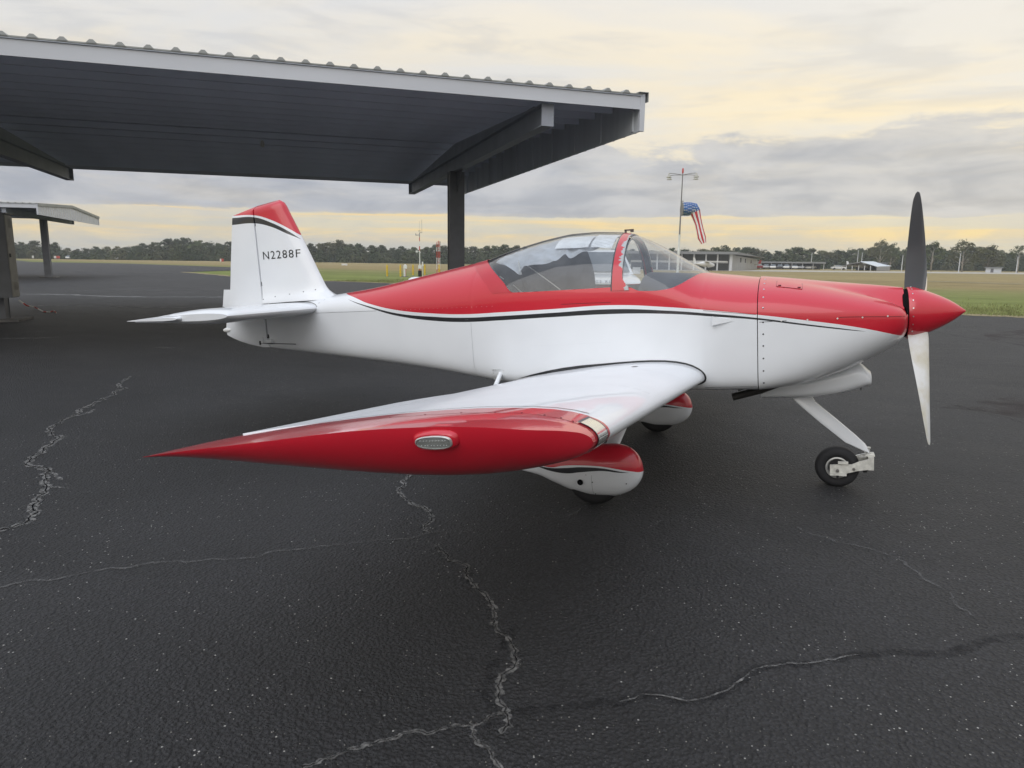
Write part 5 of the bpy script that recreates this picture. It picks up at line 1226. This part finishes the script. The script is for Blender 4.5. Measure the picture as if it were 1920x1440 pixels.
tbox('balcony', 1.25, Lw, .9, 1.39, 1.55, 2.0, BW, term)
for k, a in enumerate((.55, 3.3, 5.7, 8.2, 10.8, 13.4, 16)):
    tbox('column', a-.14-(.14 if k == 0 else 0), a+.14+(.14 if k == 0 else 0), .15, .5, 0, H0, BCOL, term)
for b in (20, 30, 44): tbox('window', .86, .895, b, b+2.2, (H0-1.5)*(1-.2*b/58), H0*(1-.3*b/58)-.2, BG, term)
CD = 225.0
def fbox(root, name, x0, x1, y0, y1, z0, z1, m): mb = MB(); mb.box(x0, x1, y0, y1, z0, z1); return mb.build(name, m, root, None)
k_ = CD/FPX
cp = empty('carport', on_ground(1465, CD), 'long low flat carport roof with cars parked beneath it', 'carport', rot=(0, 0, face_rot(1465)))
zc_ = CZ+(horizon(1465)-493.5)*k_; W_ = 75*k_
fbox(cp, 'roof', -W_, W_, -3, 4, zc_, zc_+.5, BF); 
for x in frange(-W_+.5, W_-.5, 9): fbox(cp, 'post', x-.09, x+.09, -2.6, -2.4, 0, zc_, BCOL)
fbox(cp, 'back_wall', -W_, W_*.9, 3.6, 3.8, 0, zc_, mat('carport_back', (.10, .10, .10), .8))
# small parked cars, same mould, painted differently
def small_car(px, dep, col, lab, rot=0.0, grp='cars parked across the field'):
    c = empty('parked_car', on_ground(px, dep), lab, 'car', grp, rot=(0, 0, face_rot(px)+rot))
    m = mat('car_paint_%s' % str(col), col, .3, coat=.5, var=.02)
    if 'sedan' not in MATS:
        mb = MB(); mb.loft([[(x, y, z) for x, z in ((-2.15, .35), (-2.2, .6), (-2.1, .85), (-1.2, .95), (1.0, .97), (2.0, .88), (2.18, .6), (2.1, .32))] for y in (-.88, .88)]); o = mb.build('car_body', m, c, 30)
        mb = MB(); mb.loft([[(-1.5, -.8, .95), (1.2, -.8, .95), (1.2, .8, .95), (-1.5, .8, .95)], [(-1.0, -.62, 1.43), (.35, -.62, 1.45), (.35, .62, 1.45), (-1.0, .62, 1.43)]]); g = mb.build('cabin', CARG, c, None)
        mb = MB(); mb.lathe([(-.1, .02), (-.1, .31), (.1, .31), (.1, .02)], (0, 0, .31), 'y', 12); wv = mb.build('wheel', RUBBER, c, 30); wv.location = (-1.35, -.8, 0); MATS['sedan'] = (o.data, g.data, wv.data)
        for x, y in ((-1.35, .8), (1.35, -.8), (1.35, .8)): q = link(bpy.data.objects.new('wheel', wv.data), c); q.location = (x, y, 0)
    else:
        a, b, d = MATS['sedan']; o = link(bpy.data.objects.new('car_body', a.copy()), c); o.data.materials[0] = m
        link(bpy.data.objects.new('cabin', b), c)
        for x, y in ((-1.35, -.8), (-1.35, .8), (1.35, -.8), (1.35, .8)): q = link(bpy.data.objects.new('wheel', d), c); q.location = (x, y, 0)
    return c
WC, SC, DC, RC_ = (.75, .75, .74), (.35, .36, .37), (.05, .05, .055), (.22, .02, .02)
for px, col, rot, lab in ((1437, SC, 1.5, 'silver car at the left end under the long carport'), (1450, WC, 1.5, 'white car under the carport, second from the left'), (1463, DC, 1.5, 'dark car under the carport between two white ones'), (1476, WC, 1.4, 'white car under the middle of the carport'), (1490, WC, 1.6, 'white car under the carport right of its middle'), (1503, SC, 1.5, 'silver car near the right end of the carport'), (1520, WC, 1.2, 'white car just right of the carport'), (1572, WC, .2, 'white car left of the open metal hangar'), (1424, RC_, .0, 'dark red car left of the carport cars')):
    small_car(px, 222, col, lab, rot)
for i, px in enumerate((1168, 1178, 1189, 1200, 1210)):
    small_car(px, 205, WC if i % 2 == 0 else SC, ['leftmost white car seen through the windshield', 'silver car second from left through the windshield', 'white car in the middle of the row through the windshield', 'silver car fourth in the row through the windshield', 'rightmost white car in the row through the windshield'][i], .1)
def small_plane(px, dep, col, lab, rot):
    c = empty('parked_airplane', on_ground(px, dep), lab, 'airplane', 'small airplanes parked across the field', rot=(0, 0, face_rot(px)+rot))
    mb = MB(); mb.loft([[(x, w*cos(a), 1.2+dz+h*sin(a)) for a in [2*pi*q/12 for q in range(12)]] for x, w, h, dz in ((-3.6, .05, .1, .25), (-2, .25, .3, .15), (-.3, .55, .6, .1), (.8, .55, .65, .05), (1.8, .45, .45, -.05), (2.6, .3, .3, -.05), (2.8, .05, .05, -.05))]); mb.build('fuselage', WPT, c, 50)
    mb = MB(); mb.box(-.7, .7, -4.8, 4.8, 1.86, 1.98); mb.build('wing', WPT, c, None)
    mb = MB(); mb.prism([(-3.7, 1.4), (-2.9, 1.4), (-3.4, 2.6), (-3.9, 2.6)], .1, 'y', -.05); mb.build('fin', col, c, None)
    mb = MB(); mb.box(-3.7, -3.0, -1.5, 1.5, 1.40, 1.46); mb.build('tailplane', WPT, c, None)
    mb = MB()
    for x, y in ((-.2, -1.1), (-.2, 1.1), (1.9, 0)): mb.lathe([(-.07, .1), (-.07, .2), (.07, .2), (.07, .1)], (x, y, .2), 'y', 12).tube([(x, y, .2), (x, y*.4, .9)], .04, 6)
    pieces(mb.build('wheel', RUBBER, c, 30)); return c
small_plane(1400, 200, RPT, 'small white high-wing airplane with red tail beside the terminal', pi-.2); small_plane(1322, 145, WPT, 'small white airplane tail showing under the terminal glass', .9)
small_plane(1612, 205, WPT, 'small white airplane under the open metal hangar', .3)
HD = 200.0; kh = HD/FPX
hg = empty('open_hangar', on_ground(1625, HD), 'open-fronted metal hangar with pale blue roof slope', 'hangar', rot=(0, 0, face_rot(1625)))
X = lambda px: (px-1625)*kh
Z = lambda px, py: CZ+(horizon(px)-py)*kh
HR = mat('pale_blue_roof', (.60, .66, .72), .4, var=.05); HW = mat('hangar_wall', (.36, .36, .37), .6, var=.08)
mb = MB(); mb.loft([[(X(1613), 0, Z(1613, 490.2)), (X(1642), 0, Z(1642, 499.5)), (X(1642), 0, Z(1642, 500.3)), (X(1613), 0, Z(1613, 491.0))], [(X(1634), 16, Z(1634, 489.6)), (X(1667), 16, Z(1667, 498.6)), (X(1667), 16, Z(1667, 499.4)), (X(1634), 16, Z(1634, 490.4))]]); mb.build('roof', HR, hg, None)
mb = MB(); mb.loft([[(X(1580), 0, Z(1580, 499)), (X(1598), 0, Z(1598, 493.5)), (X(1613), 0, Z(1613, 491)), (X(1613), 0, Z(1613, 492.5)), (X(1598), 0, Z(1598, 495)), (X(1580), 0, Z(1580, 500))], [(X(1600), 16, Z(1600, 498.6)), (X(1618), 16, Z(1618, 493)), (X(1634), 16, Z(1634, 490.4)), (X(1634), 16, Z(1634, 492)), (X(1618), 16, Z(1618, 494.5)), (X(1600), 16, Z(1600, 499.6))]]); mb.build('roof', BF, hg, None)
mb = MB(); mb.loft([[(X(1642), 0, 0), (X(1642), 0, Z(1642, 500)), (X(1664), 13, Z(1664, 499.4)), (X(1664), 13, 0)], [(X(1641), .3, 0), (X(1641), .3, Z(1642, 500)), (X(1663), 13.3, Z(1664, 499.4)), (X(1663), 13.3, 0)]]); mb.build('wall', HW, hg, None)
for px in (1582, 1590, 1600, 1611, 1621, 1631): fbox(hg, 'post', X(px)-.1, X(px)+.1, 0, .2, 0, Z(px, 498), BCOL)
fbox(hg, 'back_wall', X(1604), X(1660), 15, 15.2, 0, 2.4, mat('carport_back', (.1, .1, .1), .8))
hut = empty('utility_hut', on_ground(1863, 190), 'small white block hut with flat roof at the right edge of the field', 'hut', rot=(0, 0, face_rot(1863)))
kk = 190/FPX; fbox(hut, 'wall', -13*kk, 11.5*kk, 0, 3, 0, 8.2*kk, mat('hut_wall', (.55, .56, .58), .7)); fbox(hut, 'roof', -15*kk, 14*kk, -.4, 3.4, 8.2*kk, 9.9*kk, BF); fbox(hut, 'door', -5*kk, -.5*kk, -.05, -.005, 0, 7*kk, mat('hut_door', (.12, .12, .13), .6))
pole = None
for px, dep, top, lab in ((1606, 215, 470, 'left of two thin pale poles behind the open hangar'), (1614, 215, 475, 'right of two thin pale poles behind the open hangar'), (1690, 190, 479, 'lone pale pole just left of the propeller'), (1520, 230, 475, 'thin pale pole rising behind the carport'), (1797, 185, 476, 'pale pole leaning among the trees right of the propeller'), (1905, 185, 482, 'pale pole at the far right by the tree line')):
    h = CZ+(horizon(px)-top)*dep/FPX
    p = empty('lamp_post', on_ground(px, dep), lab, 'pole', 'poles across the field'); mb = MB(); mb.lathe([(0, .13), (h, .07)], (0, 0, 0), 'z', 8); mb.build('post', BCOL, p, 40); mb = MB(); mb.box(-.25, .25, -.12, .12, h, h+.15); mb.build('lamp_head', BF, p, None)
# little airfield signs and markers on the far left grass
for px, dep, w_, h_, m, nm, lab, cat in ((107, 265, 1.9, 1.2, RPT, 'airfield_sign', 'red and white airfield marker on the far grass, left of the parked white car', 'sign'), (218, 265, 1.5, 1.1, WPT, 'airfield_sign', 'white airfield sign on the far grass left of the fin', 'sign'), (416, 200, 1.0, 1.1, RPT, 'airfield_sign', 'small red and white marker just left of the fin', 'sign'), (62, 265, .6, 1.2, WPT, 'airfield_sign', 'little white marker near the far shelter post', 'sign'), (646, 150, 1.2, .5, WPT, 'airfield_sign', 'low white marker on the grass behind the red turtledeck', 'sign')):
    s_ = empty(nm, on_ground(px, dep)+Vector((0, 0, -.03)), lab, cat, 'airfield signs', rot=(0, 0, face_rot(px))); fbox(s_, 'board', -w_/2, w_/2, -.06, .06, h_*.25, h_, m); fbox(s_, 'post', -w_/3, -w_/3+.06, -.03, .03, 0, h_*.25, BCOL); fbox(s_, 'post', w_/3-.06, w_/3, -.03, .03, 0, h_*.25, BCOL)
    if m is RPT: fbox(s_, 'panel', -w_*.5-.01, -w_*.12, -.07, -.062, h_*.27, h_*.98, WPT)
small_car(131, 268, WC, 'white car on the far grass at the left', 1.3); small_car(243, 272, SC, 'grey car far off behind the grass, left of the fin', .5)

# ------------------------------------------------------------------ trees
def leaf_mat(name, c0, c1):
    m, nt, b = newmat(name); N, L = nt.nodes, nt.links; sset(b, Roughness=.85); b.inputs['Specular IOR Level'].default_value = .15
    tc = N.new('ShaderNodeTexCoord'); n = N.new('ShaderNodeTexNoise'); n.inputs['Scale'].default_value = .55; n.inputs['Detail'].default_value = 5; L.new(tc.outputs['Object'], n.inputs['Vector'])
    oi = N.new('ShaderNodeObjectInfo'); r = N.new('ShaderNodeValToRGB'); r.color_ramp.elements[0].position = .32; r.color_ramp.elements[0].color = (*c0, 1); r.color_ramp.elements[1].position = .68; r.color_ramp.elements[1].color = (*c1, 1); L.new(n.outputs[0], r.inputs[0])
    mr = N.new('ShaderNodeMapRange'); mr.inputs[3].default_value = .65; mr.inputs[4].default_value = 1.35; L.new(oi.outputs['Random'], mr.inputs[0])
    v = N.new('ShaderNodeVectorMath'); v.operation = 'SCALE'; L.new(r.outputs[0], v.inputs[0]); L.new(mr.outputs[0], v.inputs['Scale']); L.new(v.outputs[0], b.inputs['Base Color']); return m
LEAF = [leaf_mat('leaf_dark', (.034, .050, .026), (.068, .092, .042)), leaf_mat('leaf_mid', (.048, .066, .030), (.098, .116, .052)), leaf_mat('leaf_olive', (.064, .072, .034), (.125, .125, .062))]
BARK = mat('bark', (.16, .14, .115), .9, var=.25, scale=2); PALEBARK = mat('pale_bark', (.34, .31, .27), .9, var=.2, scale=2)
def tree_mesh(seed, h, spread, base, ncl, per, sz, gap):
    """crown = clumps of small leaf faces around branch ends; trunk = tapered with limbs; unit tree of height h"""
    r = random.Random(seed); V = []; F = []; tb = MB()
    top = Vector((r.uniform(-.3, .3), r.uniform(-.3, .3), h*.72)); tb.tube([(0, 0, 0), (top.x*.3, top.y*.3, h*.35), tuple(top)], [h*.026, h*.018, h*.006], 7)
    for c in range(ncl):
        t = r.random(); zz = base*h+(h-base*h)*(c+.5)/ncl; f = (zz/h-base)/(1-base); prof = sin(pi*min(1, .12+.88*f)**.75)**.7 if f < .97 else .35
        a = r.uniform(0, 2*pi); rad = spread*prof*sqrt(r.uniform(.12, 1)); cpos = Vector((cos(a)*rad, sin(a)*rad, zz+r.uniform(-.5, .5))); cs = r.uniform(.75, 1.35)*spread*gap
        if c % 3 == 0: st = Vector((top.x*.4*zz/h, top.y*.4*zz/h, max(h*.2, zz-rad*.7-1))); tb.tube([tuple(st), tuple(st.lerp(cpos, .55)+Vector((0, 0, .2))), tuple(cpos)], [h*.009, h*.006, h*.003], 5)
        for _ in range(per):
            d = Vector((r.gauss(0, 1), r.gauss(0, 1), r.gauss(0, .75))).normalized(); p = cpos+d*cs*r.uniform(.55, 1.05); p.z = max(p.z, base*h*.4)
            n = (d+Vector((r.uniform(-.6, .6), r.uniform(-.6, .6), r.uniform(-.3, .8)))).normalized(); a1 = n.cross(Vector((r.uniform(-1, 1), r.uniform(-1, 1), .3))).normalized(); b1 = n.cross(a1); s = sz*r.uniform(.6, 1.3); i = len(V)
            V += [p-a1*s, p+b1*s*.7, p+a1*s, p-b1*s*.8]; F.append((i, i+1, i+2, i+3))
    cm = bpy.data.meshes.new('crown'); cm.from_pydata([tuple(v) for v in V], [], F); cm.update()
    tv, tf = tb.V, tb.F; tm = bpy.data.meshes.new('trunk'); tm.from_pydata([tuple(v) for v in tv], [], tf); tm.update()
    for p in tm.polygons: p.use_smooth = True
    return cm, tm
KINDS = [tree_mesh(1, 10, 4.2, .12, 46, 60, .30, .26), tree_mesh(2, 10, 3.6, .10, 44, 60, .28, .27), tree_mesh(3, 10, 4.8, .22, 40, 55, .28, .24), tree_mesh(4, 10, 3.9, .40, 26, 50, .24, .21), tree_mesh(5, 10, 5.2, .45, 30, 50, .24, .20), tree_mesh(6, 10, 3.0, .08, 40, 60, .28, .30), tree_mesh(7, 10, 3.4, .62, 15, 45, .22, .22)]
for k, (cm, tm) in enumerate(KINDS):
    cm.materials.append(LEAF[k % 3]); tm.materials.append(PALEBARK if k in (3, 4, 6) else BARK)
CROWN_M = {}
def crown_mesh(k, leaf):
    if (k, leaf) not in CROWN_M: c = KINDS[k][0].copy(); c.materials[0] = LEAF[leaf]; CROWN_M[(k, leaf)] = c
    return CROWN_M[(k, leaf)]
def tree(px, dep, top, k, leaf, wide, label, group):
    p = on_ground(px, dep)+Vector((0, 0, -.1)); h = CZ+(horizon(px)-top)*dep/FPX; s = h/10.2; rr_ = random.Random(int(px*7+dep))
    t = empty('tree', p, label, 'tree', group, rot=(0, 0, rr_.uniform(0, 6.28))); t.scale = (s*wide, s*wide, s)
    link(bpy.data.objects.new('crown', crown_mesh(k, leaf)), t); link(bpy.data.objects.new('trunk', KINDS[k][1]), t); return t
rt = random.Random(21)
# skyline of the wood: photo column -> top of the trees
SKY_L = [(-40, 458), (40, 455), (70, 453), (100, 456), (130, 464), (160, 466), (200, 463), (240, 461), (270, 457), (300, 452), (325, 448), (350, 449), (380, 452), (410, 456), (440, 455), (480, 453), (520, 455), (560, 457), (590, 457), (610, 458), (633, 450), (650, 455), (675, 459), (705, 461), (740, 464), (770, 463), (800, 462), (815, 458), (840, 464), (870, 464), (910, 462), (950, 461), (980, 464), (1010, 466), (1060, 468), (1120, 470), (1180, 470)]
SKY_R = [(1190, 470), (1280, 466), (1300, 469), (1345, 462), (1360, 463), (1385, 464), (1405, 464), (1420, 467), (1440, 470), (1465, 469), (1480, 465), (1500, 464), (1515, 465), (1530, 468), (1550, 473), (1570, 470), (1600, 468), (1625, 466), (1650, 460), (1665, 463), (1690, 466), (1710, 464), (1745, 460), (1760, 465), (1775, 470), (1800, 464), (1820, 462), (1850, 465), (1880, 472), (1910, 474), (1960, 472)]
ORD = ['first', 'second', 'third', 'fourth', 'fifth', 'sixth', 'seventh', 'eighth', 'ninth', 'tenth', 'eleventh', 'twelfth', 'thirteenth', 'fourteenth', 'fifteenth', 'sixteenth', 'seventeenth', 'eighteenth', 'nineteenth', 'twentieth', 'twenty-first', 'twenty-second', 'twenty-third', 'twenty-fourth', 'twenty-fifth', 'twenty-sixth', 'twenty-seventh', 'twenty-eighth', 'twenty-ninth', 'thirtieth']
COLN = ['dark green', 'mid green', 'olive green']
def row(SKY, p0, p1, d0, d1, sections, kinds, leaves, group, dt):
    px = p0; cnt = {}
    while px < p1:
        top = interp(px, SKY)+rt.uniform(*dt); lf = rt.choice(leaves); wh = next(w for lim, w in sections if px < lim); cnt[wh] = cnt.get(wh, 0)+1
        tree(px, rt.uniform(d0, d1), top, rt.choice(kinds), lf, rt.uniform(1.45, 1.95), '%s tree, %s from the left in the wood %s' % (COLN[lf], ORD[cnt[wh]-1], wh), group); px += rt.uniform(15, 23)
row(SKY_L, -30, 1190, 285, 305, [(430, 'left of the tail fin'), (570, 'hidden by the fin'), (850, 'between fin and column'), (9999, 'behind the canopy')], (0, 1, 2, 5, 0, 1), (0, 0, 1, 1, 2), 'trees of the far wood', (-1.5, 2.5))
row(SKY_R, 1200, 1960, 270, 290, [(1430, 'behind the terminal'), (1570, 'behind the carport'), (1690, 'behind the open hangar'), (9999, 'right of the propeller')], (0, 1, 2, 5), (1, 1, 2, 0), 'trees across the runway', (0, 4))
# the mass of lower growth that fills the wood: nobody could count it
rw = random.Random(77); V = []; F = []; FM = []
def bush(p, R, H, n, mi):
    for _ in range(n):
        d = Vector((rw.gauss(0, 1), rw.gauss(0, 1), abs(rw.gauss(0, 1)))).normalized(); q = Vector((p.x+d.x*R*rw.uniform(.6, 1), p.y+d.y*R*rw.uniform(.6, 1), d.z*H*rw.uniform(.4, 1)))
        nn = (d+Vector((rw.uniform(-.6, .6), rw.uniform(-.6, .6), rw.uniform(-.2, .8)))).normalized(); a1 = nn.cross(Vector((rw.uniform(-1, 1), rw.uniform(-1, 1), .3))).normalized(); b1 = nn.cross(a1); s_ = rw.uniform(.22, .5); i = len(V)
        V.extend([tuple(q-a1*s_), tuple(q+b1*s_*.8), tuple(q+a1*s_), tuple(q-b1*s_*.7)]); F.append((i, i+1, i+2, i+3)); FM.append(mi)
for SKY, p0, p1, d0, d1 in ((SKY_L, -60, 1200, 262, 310), (SKY_R, 1195, 1980, 248, 300)):
    px = p0
    while px < p1:
        for k in range(3):
            dep = rw.uniform(d0, d1); h = CZ+(horizon(px)-interp(px, SKY))*dep/FPX; p = on_ground(px+rw.uniform(-6, 6), dep); hh = h*rw.choice((.45, .62, .78, .88)); bush(p, rw.uniform(1.6, 3.0), hh, int(60+26*hh), rw.choice((0, 0, 1, 1, 2)))
        px += 6.5
o = stuff(mesh('wood', V, F, None, None, None, mats=LEAF, fmat=FM)); tag(o, 'dense mass of lower trees and scrub filling the far wood', 'wood')
tree(1355, 205, 461, 6, 1, 1.1, 'sparse tall pine-like tree poking above the terminal roof', 'specimen trees'); tree(1648, 240, 454, 4, 2, .95, 'tall airy tree above the open hangar', 'specimen trees'); tree(1668, 240, 458, 3, 1, .8, 'second airy tree above the open hangar roof', 'specimen trees')
tree(1745, 215, 456, 3, 1, 1.2, 'rounded open tree just right of the upper propeller blade', 'specimen trees'); tree(1803, 200, 455, 4, 2, 1.25, 'wide spreading pale-trunked tree right of the propeller', 'specimen trees'); tree(1850, 205, 462, 2, 2, 1.1, 'dense olive tree behind the white hut', 'specimen trees'); tree(1907, 200, 462, 6, 1, 1.2, 'flat-topped tree with bare trunk at the right edge', 'specimen trees')

# ------------------------------------------------------------------ grass along the apron edge
rg = random.Random(31); V = []; F = []
EP = [EDGE[i] for i in range(9, 14)]+[Vector((26, 19.5, 0))]
for a, c in zip(EP, EP[1:]):
    L_ = (c-a).length; n = int(L_*420); d = (c-a).normalized(); nrm = Vector((-d.y, d.x, 0));
    if nrm.y < 0: nrm = -nrm
    for _ in range(n):
        q = a.lerp(c, rg.random())+nrm*(abs(rg.gauss(0, 1))*3.2-.12); s = rg.uniform(.03, .09); an = rg.uniform(0, 6.28); w_ = rg.uniform(.012, .03); i = len(V)
        V += [(q.x-cos(an)*w_, q.y-sin(an)*w_, -.03), (q.x+cos(an)*w_, q.y+sin(an)*w_, -.03), (q.x+rg.uniform(-.03, .03), q.y+rg.uniform(-.03, .03), s)]; F.append((i, i+1, i+2))
o = stuff(mesh('grass', V, F, mat('grass_blades', (.22, .235, .09), .9, var=.45, scale=1.2))); tag(o, 'rough mown grass along the edge of the apron', 'grass')

# ------------------------------------------------------------------ damp evening air
hz = MB(); hz.box(-1510, 1510, -1510, 1510, -1.2, 17.5); m = bpy.data.materials.new('haze'); m.use_nodes = True; nt = m.node_tree; nt.nodes.clear()
out = nt.nodes.new('ShaderNodeOutputMaterial'); pv = nt.nodes.new('ShaderNodeVolumePrincipled'); pv.inputs['Color'].default_value = (.93, .95, .97, 1); pv.inputs['Density'].default_value = .0005; pv.inputs['Anisotropy'].default_value = .2
nt.links.new(pv.outputs[0], out.inputs['Volume']); hzo = stuff(hz.build('haze', m, None, None)); tag(hzo, 'thin damp evening haze over the airfield', 'haze')
